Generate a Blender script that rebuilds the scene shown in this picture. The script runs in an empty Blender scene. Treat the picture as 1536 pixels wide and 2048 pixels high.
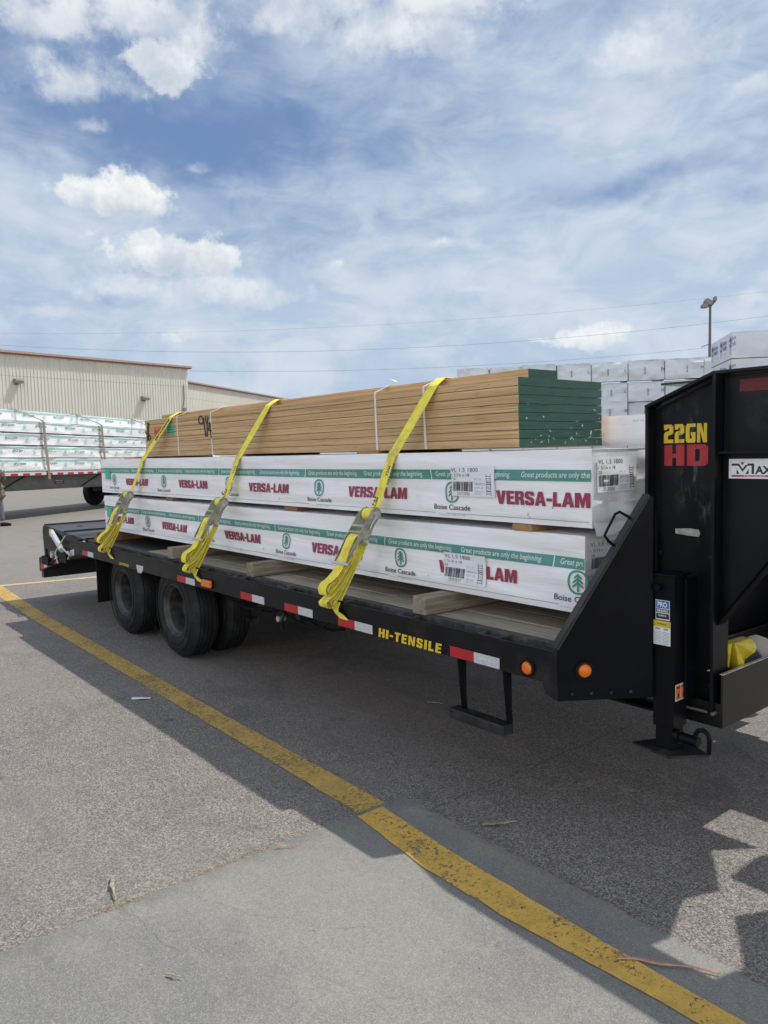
import bpy, math, random
from mathutils import Vector, Matrix, noise
random.seed(7)
R = math.radians
sc = bpy.context.scene
COL = sc.collection

# ------------------------------------------------------------------ camera
def cam_basis(yaw, pitch, roll):
    yaw, pitch, roll = R(yaw), R(pitch), R(roll)
    fw = Vector((-math.sin(yaw), math.cos(yaw), 0)); rt = Vector((math.cos(yaw), math.sin(yaw), 0)); up = Vector((0, 0, 1))
    f2 = fw * math.cos(pitch) - up * math.sin(pitch); u2 = up * math.cos(pitch) + fw * math.sin(pitch)
    r3 = rt * math.cos(roll) + u2 * math.sin(roll); u3 = u2 * math.cos(roll) - rt * math.sin(roll)
    return r3, u3, f2
cr, cu, cf = cam_basis(51.06, 4.48, -1.35)
cd = bpy.data.cameras.new('camera'); cam = bpy.data.objects.new('camera', cd); COL.objects.link(cam)
cam.matrix_world = Matrix(((cr.x, cu.x, -cf.x, 0), (cr.y, cu.y, -cf.y, 0), (cr.z, cu.z, -cf.z, 1.704), (0, 0, 0, 1)))
cd.sensor_fit = 'VERTICAL'; cd.sensor_height = 24; cd.lens = 1538 / 2048 * 24
cd.clip_start = .05; cd.clip_end = 3000
sc.camera = cam
sc.cycles.use_denoising = True; sc.cycles.denoising_input_passes = 'RGB_ALBEDO_NORMAL'; sc.cycles.denoising_prefilter = 'ACCURATE'
sc.view_settings.view_transform = 'Standard'; sc.view_settings.look = 'None'
sc.view_settings.exposure = 0.0; sc.view_settings.gamma = 1

# ------------------------------------------------------------------ sun
SUN = Vector((.24, .565, 1)).normalized()
sd = bpy.data.lights.new('sun', 'SUN'); so = bpy.data.objects.new('sun', sd); COL.objects.link(so)
so.rotation_euler = SUN.to_track_quat('Z', 'Y').to_euler(); so.location = (0, 0, 30)
sd.energy = 3.7; sd.angle = R(.53); sd.color = (1, .96, .9)

# ------------------------------------------------------------------ node helper
class NT:
    def __init__(s, nt): s.nt = nt; s.n = nt.nodes; s.l = nt.links
    def new(s, t, **k):
        n = s.n.new(t)
        for a, b in k.items(): setattr(n, a, b)
        return n
    def put(s, sock, v):
        if isinstance(v, bpy.types.NodeSocket): s.l.new(v, sock)
        elif v is not None:
            if sock.type == 'RGBA' and not isinstance(v, (int, float)): v = (*v[:3], 1)
            sock.default_value = v
    def m(s, op, a, b=None, c=None, clamp=False):
        n = s.new('ShaderNodeMath', operation=op, use_clamp=clamp)
        for i, v in enumerate((a, b, c)):
            if v is not None: s.put(n.inputs[i], v)
        return n.outputs[0]
    def v(s, op, a, b=None):
        n = s.new('ShaderNodeVectorMath', operation=op); s.put(n.inputs[0], a)
        if b is not None:
            s.put(n.inputs[3] if op == 'SCALE' else n.inputs[1], b)
        return n.outputs['Value'] if op in ('DOT_PRODUCT', 'LENGTH') else n.outputs[0]
    def noise(s, vec, scale, detail=3, rough=.5, col=False, dist=0.):
        n = s.new('ShaderNodeTexNoise'); s.put(n.inputs['Vector'], vec); n.inputs['Scale'].default_value = scale
        n.inputs['Detail'].default_value = detail; n.inputs['Roughness'].default_value = rough; n.inputs['Distortion'].default_value = dist
        return n.outputs['Color' if col else 'Fac']
    def voro(s, vec, scale, feature='F1', out='Distance', rnd=1.):
        n = s.new('ShaderNodeTexVoronoi', feature=feature); s.put(n.inputs['Vector'], vec); n.inputs['Scale'].default_value = scale
        n.inputs['Randomness'].default_value = rnd
        return n.outputs[out]
    def ss(s, x, a, b, lo=0., hi=1.):
        n = s.new('ShaderNodeMapRange', interpolation_type='SMOOTHSTEP'); s.put(n.inputs[0], x)
        n.inputs[1].default_value = a; n.inputs[2].default_value = b; n.inputs[3].default_value = lo; n.inputs[4].default_value = hi
        return n.outputs[0]
    def lin(s, x, a, b, lo=0., hi=1.):
        n = s.new('ShaderNodeMapRange'); s.put(n.inputs[0], x)
        n.inputs[1].default_value = a; n.inputs[2].default_value = b; n.inputs[3].default_value = lo; n.inputs[4].default_value = hi
        return n.outputs[0]
    def mix(s, f, a, b, mode='MIX'):
        n = s.new('ShaderNodeMix', data_type='RGBA', blend_type=mode); s.put(n.inputs[0], f); s.put(n.inputs[6], a); s.put(n.inputs[7], b)
        return n.outputs[2]
    def xyz(s, v):
        n = s.new('ShaderNodeSeparateXYZ'); s.put(n.inputs[0], v); return n.outputs
    def comb(s, x, y, z):
        n = s.new('ShaderNodeCombineXYZ')
        for i, q in enumerate((x, y, z)): s.put(n.inputs[i], q)
        return n.outputs[0]
    def obj(s): return s.new('ShaderNodeTexCoord').outputs['Object']
    def scale(s, v, sx): 
        n = s.new('ShaderNodeVectorMath', operation='MULTIPLY'); s.put(n.inputs[0], v); n.inputs[1].default_value = sx; return n.outputs[0]
    def rnd(s): return s.new('ShaderNodeObjectInfo').outputs['Random']
    def bump(s, h, strength=.3, dist=.002):
        n = s.new('ShaderNodeBump'); s.put(n.inputs['Height'], h); n.inputs['Strength'].default_value = strength; n.inputs['Distance'].default_value = dist
        return n.outputs[0]

def newmat(name):
    m = bpy.data.materials.new(name); m.use_nodes = True; t = NT(m.node_tree)
    return m, t, t.n['Principled BSDF']

# ------------------------------------------------------------------ world: Nishita sky with clouds
w = bpy.data.worlds.new('World'); sc.world = w; w.use_nodes = True
t = NT(w.node_tree); bg = t.n['Background']
sky = t.new('ShaderNodeTexSky', sky_type='NISHITA'); sky.sun_disc = False
sky.sun_elevation = math.asin(SUN.z); sky.sun_rotation = math.atan2(SUN.x, SUN.y)
sky.altitude = 1500; sky.air_density = 1.0; sky.dust_density = 1.2; sky.ozone_density = 1.6
D = t.v('NORMALIZE', t.new('ShaderNodeTexCoord').outputs['Generated'])
dx, dy, dz = t.xyz(D)
den = t.m('ADD', t.m('MAXIMUM', dz, 0.), .22)
pl = t.comb(t.m('DIVIDE', dx, den), t.m('DIVIDE', dy, den), 0.)
WS = .1
def ad(v): return tuple(x / WS for x in v)
base = t.mix(.72, t.v('SCALE', sky.outputs[0], 1.1), ad((.135, .25, .50)))
# thin high veil, streaked, thicker towards the horizon
veil = t.noise(t.scale(pl, (1., 1.35, 1.)), 1.1, 9, .57, dist=.5)
soft = t.noise(pl, .5, 3, .5)
hz = t.ss(dz, .02, .36, 1., 0.)
side = t.ss(t.v('DOT_PRODUCT', D, Vector((cr.x, cr.y, 0)).normalized()), -.6, .25, .0, .14)
cov = t.m('ADD', t.m('ADD', t.m('MULTIPLY', veil, .8), t.m('MULTIPLY', soft, .55)), t.m('ADD', t.m('MULTIPLY', hz, .34), side))
HO = [((-0.8795, 0.3024, 0.3673), 0.176, 0.052, -0.42), ((-0.8133, 0.4625, 0.353), 0.169, 0.049, -0.5), ((-0.8637, 0.2458, 0.44), 0.091, 0.046, -0.3), ((-0.77, 0.461, 0.4411), 0.104, 0.039, -0.3), ((-0.6709, 0.6392, 0.3759), 0.078, 0.039, -0.2), ((-0.5152, 0.8042, 0.2963), 0.156, 0.016, -0.4), ((-0.8431, 0.4683, 0.2643), 0.091, 0.033, -0.25), ((-0.7197, 0.633, 0.2853), 0.091, 0.02, -0.25), ((-0.4199, 0.8696, 0.2596), 0.059, 0.014, -0.25), ((-0.7519, 0.611, 0.2476), 0.078, 0.02, -0.2), ((-0.9254, 0.2479, 0.2868), 0.111, 0.098, 0.22), ((-0.5554, 0.7382, 0.3829), 0.247, 0.098, 0.26), ((-0.6319, 0.6978, 0.3374), 0.293, 0.039, 0.12), ((-0.5648, 0.7978, 0.2109), 0.338, 0.059, 0.25), ((-0.9232, 0.3524, 0.1532), 0.26, 0.033, 0.12), ((-0.779, 0.5428, 0.3138), 0.195, 0.033, 0.1)]
Dv = t.v('ADD', D, t.v('SCALE', t.v('SUBTRACT', t.noise(D, 5., 4, .55, col=True), (.5, .5, .5)), .16))
for c, a, b, q in HO:      # broad breaks and thick parts of the veil, each at its own bearing
    c = Vector(c).normalized(); rr = Vector((c.y, -c.x, 0)).normalized(); uu = rr.cross(c).normalized()
    if uu.z < 0: uu = -uu
    u = t.m('DIVIDE', t.m('SUBTRACT', t.v('DOT_PRODUCT', Dv, tuple(rr)), c.dot(rr)), a)
    vv = t.m('DIVIDE', t.m('SUBTRACT', t.v('DOT_PRODUCT', Dv, tuple(uu)), c.dot(uu)), b)
    d2 = t.m('SQRT', t.m('ADD', t.m('MULTIPLY', u, u), t.m('MULTIPLY', vv, vv)))
    cov = t.m('ADD', cov, t.m('MULTIPLY', t.ss(d2, .0, 1.8, q * .66, 0.), t.ss(t.v('DOT_PRODUCT', D, tuple(c)), .5, .7)))
wisp = t.noise(t.scale(D, (1., 1., 2.2)), 14., 8, .62, dist=.6)
cov = t.m('ADD', cov, t.m('MULTIPLY', t.m('SUBTRACT', wisp, .5), .55))
cov = t.ss(cov, .42, 1.08, 0.08, .97)
fine = t.noise(t.scale(D, (1., 1., 2.)), 9., 8, .6, dist=.5)
veilcol = t.mix(t.ss(fine, .3, .7), ad((.47, .585, .75)), ad((.66, .735, .83)))
skyc = t.mix(cov, base, veilcol)
# cumulus puffs, each at its own place in the sky: direction, half width, half height, density
BL = [((-.8251, .3709, .4262), .050, .036, 1.), ((-.8694, .2904, .3998), .080, .035, .75), ((-.8281, .3319, .4618), .115, .055, .82),
      ((-.86, .26, .45), .07, .03, .8),
      ((-.7387, .4846, .4728), .075, .035, .7), ((-.6842, .5633, .4632), .10, .05, .85), ((-.6508, .5986, .4884), .13, .04, .85),
      ((-.6408, .6286, .4584), .05, .03, .6), ((-.8897, .3471, .2946), .066, .030, 1.), ((-.8795, .4101, .2375), .092, .030, 1.),
      ((-.9177, .3409, .2), .07, .020, .55), ((-.8631, .4628, .1985), .115, .026, .7), ((-.6994, .6672, .2564), .05, .012, .7),
      ((-.5872, .7985, .1323), .055, .018, 1.), ((-.8942, .4252, .1399), .055, .018, .85), ((-.4641, .7798, .4202), .085, .035, .6),
      ((-.4049, .8351, .3725), .04, .018, .45), ((-.7863, .571, .236), .014, .008, .7), ((-.6796, .7066, .1973), .035, .008, .45),
      ((-.4141, .8959, .1609), .05, .02, .55), ((-.8467, .4149, .3332), .02, .009, .35), ((-.9451, .2789, .1704), .045, .012, .35),
      ((-.868, .312, .355), .022, .014, .4), ((-.625, .76, .138), .016, .006, .7), ((-.80, .46, .3), .03, .01, .25)]
warp = t.v('SCALE', t.v('SUBTRACT', t.noise(D, 11., 6, .6, col=True), (.5, .5, .5)), .055)
Dw = t.v('ADD', D, warp)
edge = t.m('MULTIPLY', t.m('SUBTRACT', t.noise(D, 24., 9, .64), .5), 2.3)
lit = t.noise(D, 20., 5, .6)
tot = None; under = None
for c, a, b, q in BL:
    c = Vector(c).normalized(); rr = Vector((-c.y, c.x, 0)).normalized() * -1; uu = rr.cross(c).normalized()
    if uu.z < 0: uu = -uu
    u = t.m('DIVIDE', t.m('SUBTRACT', t.v('DOT_PRODUCT', Dw, tuple(rr)), c.dot(rr)), a)
    vv = t.m('DIVIDE', t.m('SUBTRACT', t.v('DOT_PRODUCT', Dw, tuple(uu)), c.dot(uu)), b)
    vf = t.m('MULTIPLY', vv, t.ss(vv, -.3, .1, 1.5, 1.))          # flatter bottoms
    d2 = t.m('SQRT', t.m('ADD', t.m('MULTIPLY', u, u), t.m('MULTIPLY', vf, vf)))
    k = t.m('SUBTRACT', 1.08, t.m('ADD', d2, edge))
    k = t.m('MULTIPLY', t.ss(k, 0., .45 if q > .9 else .85 if q > .8 else 1.), q)
    fr = t.ss(t.v('DOT_PRODUCT', D, tuple(c)), .8, .9)
    k = t.m('MULTIPLY', k, fr)
    un = t.m('MULTIPLY', k, t.ss(t.m('ADD', vv, t.m('MULTIPLY', t.m('SUBTRACT', lit, .5), 2.)), -.9, .6, 1., 0.))
    tot = k if tot is None else t.m('MAXIMUM', tot, k)
    under = un if under is None else t.m('MAXIMUM', under, un)
# added unseen bright cloud behind and beside the camera, fills light onto shaded faces
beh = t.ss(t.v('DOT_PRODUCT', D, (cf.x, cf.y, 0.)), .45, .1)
fill_cloud = t.ss(t.noise(D, 3.2, 7, .58), .47, .6)
tot = t.m('MAXIMUM', tot, t.m('MULTIPLY', t.m('MULTIPLY', fill_cloud, beh), .95))
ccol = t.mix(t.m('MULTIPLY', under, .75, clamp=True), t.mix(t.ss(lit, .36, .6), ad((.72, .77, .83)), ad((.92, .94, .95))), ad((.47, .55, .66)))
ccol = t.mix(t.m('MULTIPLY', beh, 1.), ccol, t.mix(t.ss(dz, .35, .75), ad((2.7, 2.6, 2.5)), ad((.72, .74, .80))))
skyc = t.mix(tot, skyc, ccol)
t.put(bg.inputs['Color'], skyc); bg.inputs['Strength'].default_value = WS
w.cycles.sampling_method = 'MANUAL'; w.cycles.sample_map_resolution = 1024

# ------------------------------------------------------------------ mesh builder
class MB:
    def __init__(s): s.v = []; s.f = []; s.mi = []; s.m = 0
    def add(s, vs, fs, m=None):
        o = len(s.v); s.v += [Vector(p) for p in vs]
        for f in fs: s.f.append([o + i for i in f]); s.mi.append(s.m if m is None else m)
        return s
    def box(s, x0, x1, y0, y1, z0, z1, m=None):
        if x0 > x1: x0, x1 = x1, x0
        if y0 > y1: y0, y1 = y1, y0
        if z0 > z1: z0, z1 = z1, z0
        return s.add([(x0, y0, z0), (x1, y0, z0), (x1, y1, z0), (x0, y1, z0), (x0, y0, z1), (x1, y0, z1), (x1, y1, z1), (x0, y1, z1)],
                     [(0, 3, 2, 1), (4, 5, 6, 7), (0, 1, 5, 4), (1, 2, 6, 5), (2, 3, 7, 6), (3, 0, 4, 7)], m)
    def prism(s, pts, ext, m=None):
        pts = [Vector(p) for p in pts]; e = Vector(ext); n = len(pts)
        nrm = Vector((0, 0, 0))
        for i in range(n): nrm += (pts[i] - pts[0]).cross(pts[(i + 1) % n] - pts[0])
        if nrm.dot(e) > 0: pts = pts[::-1]
        return s.add(pts + [p + e for p in pts], [tuple(range(n)), tuple(range(2 * n - 1, n - 1, -1))] +
                     [(i, i + n, (i + 1) % n + n, (i + 1) % n) for i in range(n)], m)
    def tube(s, path, r, n=8, m=None, caps=True):
        path = [Vector(p) for p in path]; rings = []
        up = Vector((0, 0, 1)); t0 = (path[1] - path[0]).normalized()
        if abs(t0.z) > .9: up = Vector((0, 1, 0))
        a = t0.cross(up).normalized()
        for i, p in enumerate(path):
            if i == 0: tt = path[1] - p
            elif i == len(path) - 1: tt = p - path[i - 1]
            else: tt = (path[i + 1] - p).normalized() + (p - path[i - 1]).normalized()
            tt.normalize(); a = (a - tt * a.dot(tt)).normalized(); b = tt.cross(a)
            rr = r[i] if isinstance(r, (list, tuple)) else r
            rings.append([p + a * math.cos(2 * math.pi * k / n) * rr + b * math.sin(2 * math.pi * k / n) * rr for k in range(n)])
        vs = [q for g in rings for q in g]; fs = []
        for i in range(len(rings) - 1):
            for k in range(n):
                k2 = (k + 1) % n; fs.append((i * n + k, i * n + k2, (i + 1) * n + k2, (i + 1) * n + k))
        if caps: fs += [tuple(range(n - 1, -1, -1)), tuple(range((len(rings) - 1) * n, len(rings) * n))]
        return s.add(vs, fs, m)
    def lathe(s, prof, o, axis='y', n=48, m=None, close=False):
        # prof: (along, radius)
        o = Vector(o); vs = []; fs = []
        for (h, r) in prof:
            for k in range(n):
                c, q = math.cos(2 * math.pi * k / n) * r, math.sin(2 * math.pi * k / n) * r
                vs.append(o + (Vector((c, h, q)) if axis == 'y' else Vector((h, c, q)) if axis == 'x' else Vector((c, q, h))))
        np_ = len(prof)
        for i in range(np_ - 1 + (1 if close else 0)):
            j = (i + 1) % np_
            for k in range(n):
                k2 = (k + 1) % n; fs.append((i * n + k, j * n + k, j * n + k2, i * n + k2))
        return s.add(vs, fs, m)
    def ribbon(s, path, wv, th=.003, m=None):
        # flat band: path of centre points, wv width vector (full width), solid thickness th
        path = [Vector(p) for p in path]; n = len(path); W = [Vector(q) for q in wv] if isinstance(wv, list) else [Vector(wv)] * n; vs = []
        for i, p in enumerate(path):
            tt = (path[min(i + 1, n - 1)] - path[max(i - 1, 0)]).normalized(); nn = tt.cross(W[i]).normalized() * th / 2; h = W[i] / 2
            vs += [p - h - nn, p + h - nn, p + h + nn, p - h + nn]
        fs = []
        for i in range(n - 1):
            for k in range(4):
                k2 = (k + 1) % 4; fs.append((i * 4 + k, i * 4 + k2, (i + 1) * 4 + k2, (i + 1) * 4 + k))
        fs += [(3, 2, 1, 0), ((n - 1) * 4, (n - 1) * 4 + 1, (n - 1) * 4 + 2, (n - 1) * 4 + 3)]
        return s.add(vs, fs, m)
    def grid(s, fn, nu, nv, m=None):
        vs = [fn(i / nu, j / nv) for j in range(nv + 1) for i in range(nu + 1)]; fs = []
        for j in range(nv):
            for i in range(nu):
                a = j * (nu + 1) + i; fs.append((a, a + 1, a + nu + 2, a + nu + 1))
        return s.add(vs, fs, m)
    def build(s, name, mats, parent=None, smooth=False, bevel=0, fix=False):
        off = Vector((0, 0, 0)); q = parent
        while q is not None: off += q.location; q = q.parent
        me = bpy.data.meshes.new(name); me.from_pydata([v - off for v in s.v], [], s.f)
        if not isinstance(mats, (list, tuple)): mats = [mats]
        for x in mats: me.materials.append(x)
        me.polygons.foreach_set('material_index', s.mi); me.validate(); me.update()
        if fix:
            import bmesh
            bm = bmesh.new(); bm.from_mesh(me); bmesh.ops.recalc_face_normals(bm, faces=bm.faces); bm.to_mesh(me); bm.free()
        o = bpy.data.objects.new(name, me); COL.objects.link(o); o.parent = parent
        if smooth:
            me.polygons.foreach_set('use_smooth', [True] * len(me.polygons)); me.set_sharp_from_angle(angle=R(38))
        if bevel:
            b = o.modifiers.new('bevel', 'BEVEL'); b.width = bevel; b.segments = 2; b.limit_method = 'ANGLE'; b.angle_limit = R(40); b.harden_normals = False
        return o

def split_build(mb, name, mats, parent=None, **k):
    par = list(range(len(mb.v)))
    def fd(i):
        while par[i] != i: par[i] = par[par[i]]; i = par[i]
        return i
    for f in mb.f:
        for j in f[1:]: par[fd(j)] = fd(f[0])
    gr = {}
    for f, m_ in zip(mb.f, mb.mi): gr.setdefault(fd(f[0]), []).append((f, m_))
    out = []
    for fs in gr.values():
        n = MB(); mp = {}
        for f, m_ in fs:
            for i in f:
                if i not in mp: mp[i] = len(n.v); n.v.append(mb.v[i])
            n.f.append([mp[i] for i in f]); n.mi.append(m_)
        out.append(n.build(name, mats, parent, **k))
    return out
def thing(name, label, cat, loc=(0, 0, 0), group=None):
    o = bpy.data.objects.new(name, None); COL.objects.link(o); o.location = loc; o.empty_display_size = .2
    return tag(o, label, cat, group)
def tag(o, label=None, cat=None, group=None, kind=None):
    if label: o['label'] = label
    if cat: o['category'] = cat
    if group: o['group'] = group
    if kind: o['kind'] = kind
    return o
def part_empty(name, parent, loc):      # world loc
    off = Vector((0, 0, 0)); q = parent
    while q is not None: off += q.location; q = q.parent
    o = bpy.data.objects.new(name, None); COL.objects.link(o); o.parent = parent; o.location = Vector(loc) - off; return o

# text as flat polygons
_tc = {}
def glyphs(text, bold=0., shear=0., spacing=1.):
    k = (text, bold, shear, spacing)
    if k in _tc: return _tc[k]
    cu_ = bpy.data.curves.new('txt', 'FONT'); cu_.body = text; cu_.size = 1; cu_.offset = bold; cu_.shear = shear; cu_.space_character = spacing
    cu_.resolution_u = 3; cu_.fill_mode = 'FRONT'
    ob = bpy.data.objects.new('txt', cu_); COL.objects.link(ob)
    dg = bpy.context.evaluated_depsgraph_get(); me = bpy.data.meshes.new_from_object(ob.evaluated_get(dg))
    vs = [v.co.copy() for v in me.vertices]; fs = [tuple(p.vertices) for p in me.polygons]
    bpy.data.objects.remove(ob); bpy.data.curves.remove(cu_); bpy.data.meshes.remove(me)
    if vs:
        x0 = min(v.x for v in vs); x1 = max(v.x for v in vs); y0 = min(v.y for v in vs); y1 = max(v.y for v in vs)
    else: x0 = y0 = 0; x1 = y1 = 1
    _tc[k] = ([((v.x - x0) / (x1 - x0), (v.y - y0) / (y1 - y0)) for v in vs], fs, (x1 - x0) / (y1 - y0)); return _tc[k]
def text(mb, s, o, ux, uy, w=None, h=None, m=0, bold=0., shear=0., spacing=1., surf=None):
    """lay text s in the rectangle at o, along ux (width w) and uy (height h)"""
    vs, fs, asp = glyphs(s, bold, shear, spacing)
    if w is None: w = h * asp
    if h is None: h = w / asp
    o = Vector(o); ux = Vector(ux).normalized(); uy = Vector(uy).normalized()
    P = [o + ux * (a * w) + uy * (b * h) for a, b in vs]
    if surf: P = [surf(p) for p in P]
    n = ux.cross(uy)
    mb.add(P, fs, m)
def quad(mb, o, ux, uy, w, h, m=0, surf=None, nu=1, nv=1):
    o = Vector(o); ux = Vector(ux).normalized(); uy = Vector(uy).normalized()
    f = lambda a, b: (surf(o + ux * a * w + uy * b * h) if surf else o + ux * a * w + uy * b * h)
    mb.grid(f, nu, nv, m)

# ------------------------------------------------------------------ materials
def flat(name, col, rough=.6, metal=0., var=.12, vs=8., spec=.5, bump=0., bs=60., coat=0., dust=0., stretch=None):
    m, t, b = newmat(name); o = t.obj()
    if stretch: o = t.scale(o, stretch)
    n = t.noise(o, vs, 5, .6)
    c = t.mix(t.ss(n, .3, .7), tuple(x * (1 - var) for x in col), tuple(min(1, x * (1 + var)) for x in col))
    rg = t.lin(n, .3, .7, rough * .85, min(1, rough * 1.2))
    if dust:
        d = t.ss(t.noise(o, vs * .45, 6, .65), .5, .75, 0., dust); c = t.mix(d, c, (.16, .15, .135)); rg = t.m('ADD', rg, t.m('MULTIPLY', d, .5))
    t.put(b.inputs['Base Color'], c); t.put(b.inputs['Roughness'], rg); b.inputs['Metallic'].default_value = metal
    b.inputs['Specular IOR Level'].default_value = spec; b.inputs['Coat Weight'].default_value = coat
    if bump: t.put(b.inputs['Normal'], t.bump(t.noise(o, bs, 4), bump, .004))
    return m

M = {}
M['black'] = flat('black_paint', (.0035, .004, .0065), .32, 0, .3, 3, .14, .06, 25, dust=.05)
M['black_side'] = flat('dusty_black_paint', (.0055, .006, .008), .38, 0, .3, 5, .2, .1, 20, dust=.20)
M['steel_dark'] = flat('worn_black_steel', (.02, .02, .022), .45, .2, .4, 14, .5, .15, 60, dust=.35)
M['lip'] = flat('worn_deck_lip', (.055, .055, .056), .5, 0, .5, 20, .35, .2, 60, dust=.35)
M['weld'] = flat('weld_bead', (.16, .15, .14), .5, .4, .5, 90, .5, .6, 120)
M['tyre'] = flat('tyre_rubber', (.016, .017, .0185), .66, 0, .25, 9, .22, .15, 160, dust=.2)
M['rim'] = flat('dirty_wheel_steel', (.055, .053, .05), .5, .35, .45, 12, .4, .15, 60, dust=.35)
M['red_tape'] = flat('red_reflective_tape', (.42, .012, .02), .35, 0, .1, 60)
M['white_tape'] = flat('silver_reflective_tape', (.52, .53, .55), .35, 0, .12, 60)
M['red_faded'] = flat('dull_red_tape', (.12, .006, .01), .4, 0, .15, 30)
M['amber'] = flat('amber_lens', (.75, .17, .008), .22, 0, .15, 60, .6, .3, 300)
M['rubber'] = flat('black_rubber', (.006, .006, .007), .6, spec=.2)
M['yellow_let'] = flat('yellow_lettering', (.72, .5, .02), .4, 0, .1, 40, dust=.2)
M['red_let'] = flat('red_lettering', (.42, .015, .02), .4, 0, .1, 30, dust=.45)
M['print_green'] = flat('printed_green', (.075, .29, .235), .45, 0, .06, 30)
M['print_red'] = flat('printed_maroon', (.30, .035, .08), .45, 0, .06, 30)
M['print_black'] = flat('printed_black', (.025, .025, .035), .5)
M['print_grey'] = flat('printed_grey', (.32, .34, .38), .5)
M['print_blue'] = flat('printed_blue', (.06, .08, .27), .5)
M['print_white'] = flat('printed_white', (.72, .76, .76), .45, 0, .03)
M['label'] = flat('paper_label', (.78, .80, .83), .4, 0, .03, 20)
M['sticker_blue'] = flat('blue_sticker', (.02, .13, .38), .35)
M['sticker_yellow'] = flat('yellow_sticker', (.70, .50, .02), .35)
M['sticker_orange'] = flat('orange_sticker', (.62, .16, .02), .35)
M['sticker_green'] = flat('green_sticker', (.06, .42, .27), .45, 0, .2, 60)
M['fluo_orange'] = flat('orange_ticket', (.62, .13, .04), .5, 0, .2, 60)
M['marker'] = flat('marker_ink', (.015, .015, .015), .6)
M['white_band'] = flat('white_strapping', (.72, .70, .66), .45, 0, .08, 40)
M['tan_band'] = flat('tan_webbing', (.23, .185, .135), .8, 0, .15, 40)
M['zinc'] = flat('yellow_zinc_steel', (.44, .44, .33), .34, .45, .3, 14, .5, .1, 60, dust=.15)
M['steel'] = flat('bare_steel', (.55, .54, .50), .35, .5, .25, 30)
M['grey_steel'] = flat('grey_primer_steel', (.16, .155, .145), .55, .1, .2, 4)
M['conc_light'] = flat('lamp_housing', (.22, .21, .19), .5, .2)
M['cream'] = flat('cream_sheet_metal', (.60, .58, .50), .5, 0, .05, .5)
m, t, b = newmat('cream_sheet_metal_weathered'); o = t.obj(); zz = t.xyz(o)[2]
c = t.mix(t.ss(t.noise(t.scale(o, (2.2, 2.2, .12)), 1.5, 5, .65), .45, .7, 0, .35), (.60, .58, .50), (.44, .42, .35)); c = t.mix(t.ss(t.noise(o, .35, 4, .6), .5, .7, 0, .25), c, (.50, .48, .41))
sm = t.m('ABSOLUTE', t.m('SUBTRACT', t.m('FRACT', t.m('DIVIDE', zz, 3.1)), .5)); c = t.mix(t.ss(sm, .004, .010, .5, 0), c, (.2, .19, .16))
t.put(b.inputs['Base Color'], c); b.inputs['Roughness'].default_value = .5; M['cream'] = m
M['trim'] = flat('brown_roof_trim', (.26, .145, .105), .5, .1, .1, 1.)
M['dark_open'] = flat('dark_interior', (.02, .019, .018), .8)
M['pole'] = flat('brown_pole', (.13, .11, .11), .5, .3)
M['wire'] = flat('wire', (.22, .24, .27), .6)
M['white_box'] = flat('white_panel', (.6, .6, .58), .5)

# yellow webbing: woven, slightly dirty
m, t, b = newmat('yellow_webbing'); o = t.obj()
n = t.noise(o, 25, 5, .6); wv = t.noise(t.scale(o, (1, 1, 1)), 420, 2)
c = t.mix(t.ss(n, .35, .75), (.90, .80, .13), (.74, .62, .09)); c = t.mix(t.ss(t.noise(o, 7, 6, .7), .5, .72, 0, .6), c, (.42, .35, .12)); c = t.mix(t.ss(t.noise(o, 60, 3, .6), .62, .72, 0, .35), c, (.35, .28, .08))
t.put(b.inputs['Base Color'], c); b.inputs['Roughness'].default_value = .9; b.inputs['Specular IOR Level'].default_value = .15
t.put(b.inputs['Normal'], t.bump(wv, .35, .001)); M['webbing'] = m
# plastic lumber wrap
def wrapmat(name, col, amp=1., dirt=.25, stretch=(.8, 3, 7), coarse=1.6, rdg=.03, det=3):
    m, t, b = newmat(name); o = t.v('ADD', t.obj(), t.comb(t.m('MULTIPLY', t.rnd(), 37.), 0., 0.))
    h1 = t.noise(t.scale(o, stretch), coarse, det, .5, dist=.6)
    h2 = t.noise(t.scale(o, (3, 6, 6)), 6, 5, .6, dist=1.2)
    ridge = t.m('POWER', t.m('SUBTRACT', 1., t.m('ABSOLUTE', t.m('MULTIPLY', t.m('SUBTRACT', h2, .5), 5.), clamp=True)), 3.)
    h = t.m('ADD', t.m('MULTIPLY', h1, 1.), t.m('MULTIPLY', ridge, rdg))
    d = t.ss(t.noise(o, 2.3, 7, .7), .5, .8, 0, dirt)
    c = t.mix(d, col, (.38, .37, .36)); c = t.mix(t.ss(t.noise(o, 60, 3, .7), .72, .8, 0, .35), c, (.25, .24, .23))
    t.put(b.inputs['Base Color'], c); b.inputs['Roughness'].default_value = .38; b.inputs['Specular IOR Level'].default_value = .5
    t.put(b.inputs['Normal'], t.bump(h, .55 * amp, .02)); return m
M['wrap'] = wrapmat('white_lumber_wrap', (.88, .88, .90), 1.15)
M['wrap_end'] = wrapmat('crumpled_wrap_end', (.74, .75, .77), .8, .3, (3, 3, 3), 2.2, .10, 5)
M['wrap_far'] = wrapmat('grey_lumber_wrap', (.70, .75, .79), 1.6, .35, (1, 1, 1.4), 2.2, .16, 6)
M['wrap_bg'] = wrapmat('white_joist_wrap', (.80, .81, .82), 1.5, .2, (.8, .8, 5), 2., .16, 6)
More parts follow.
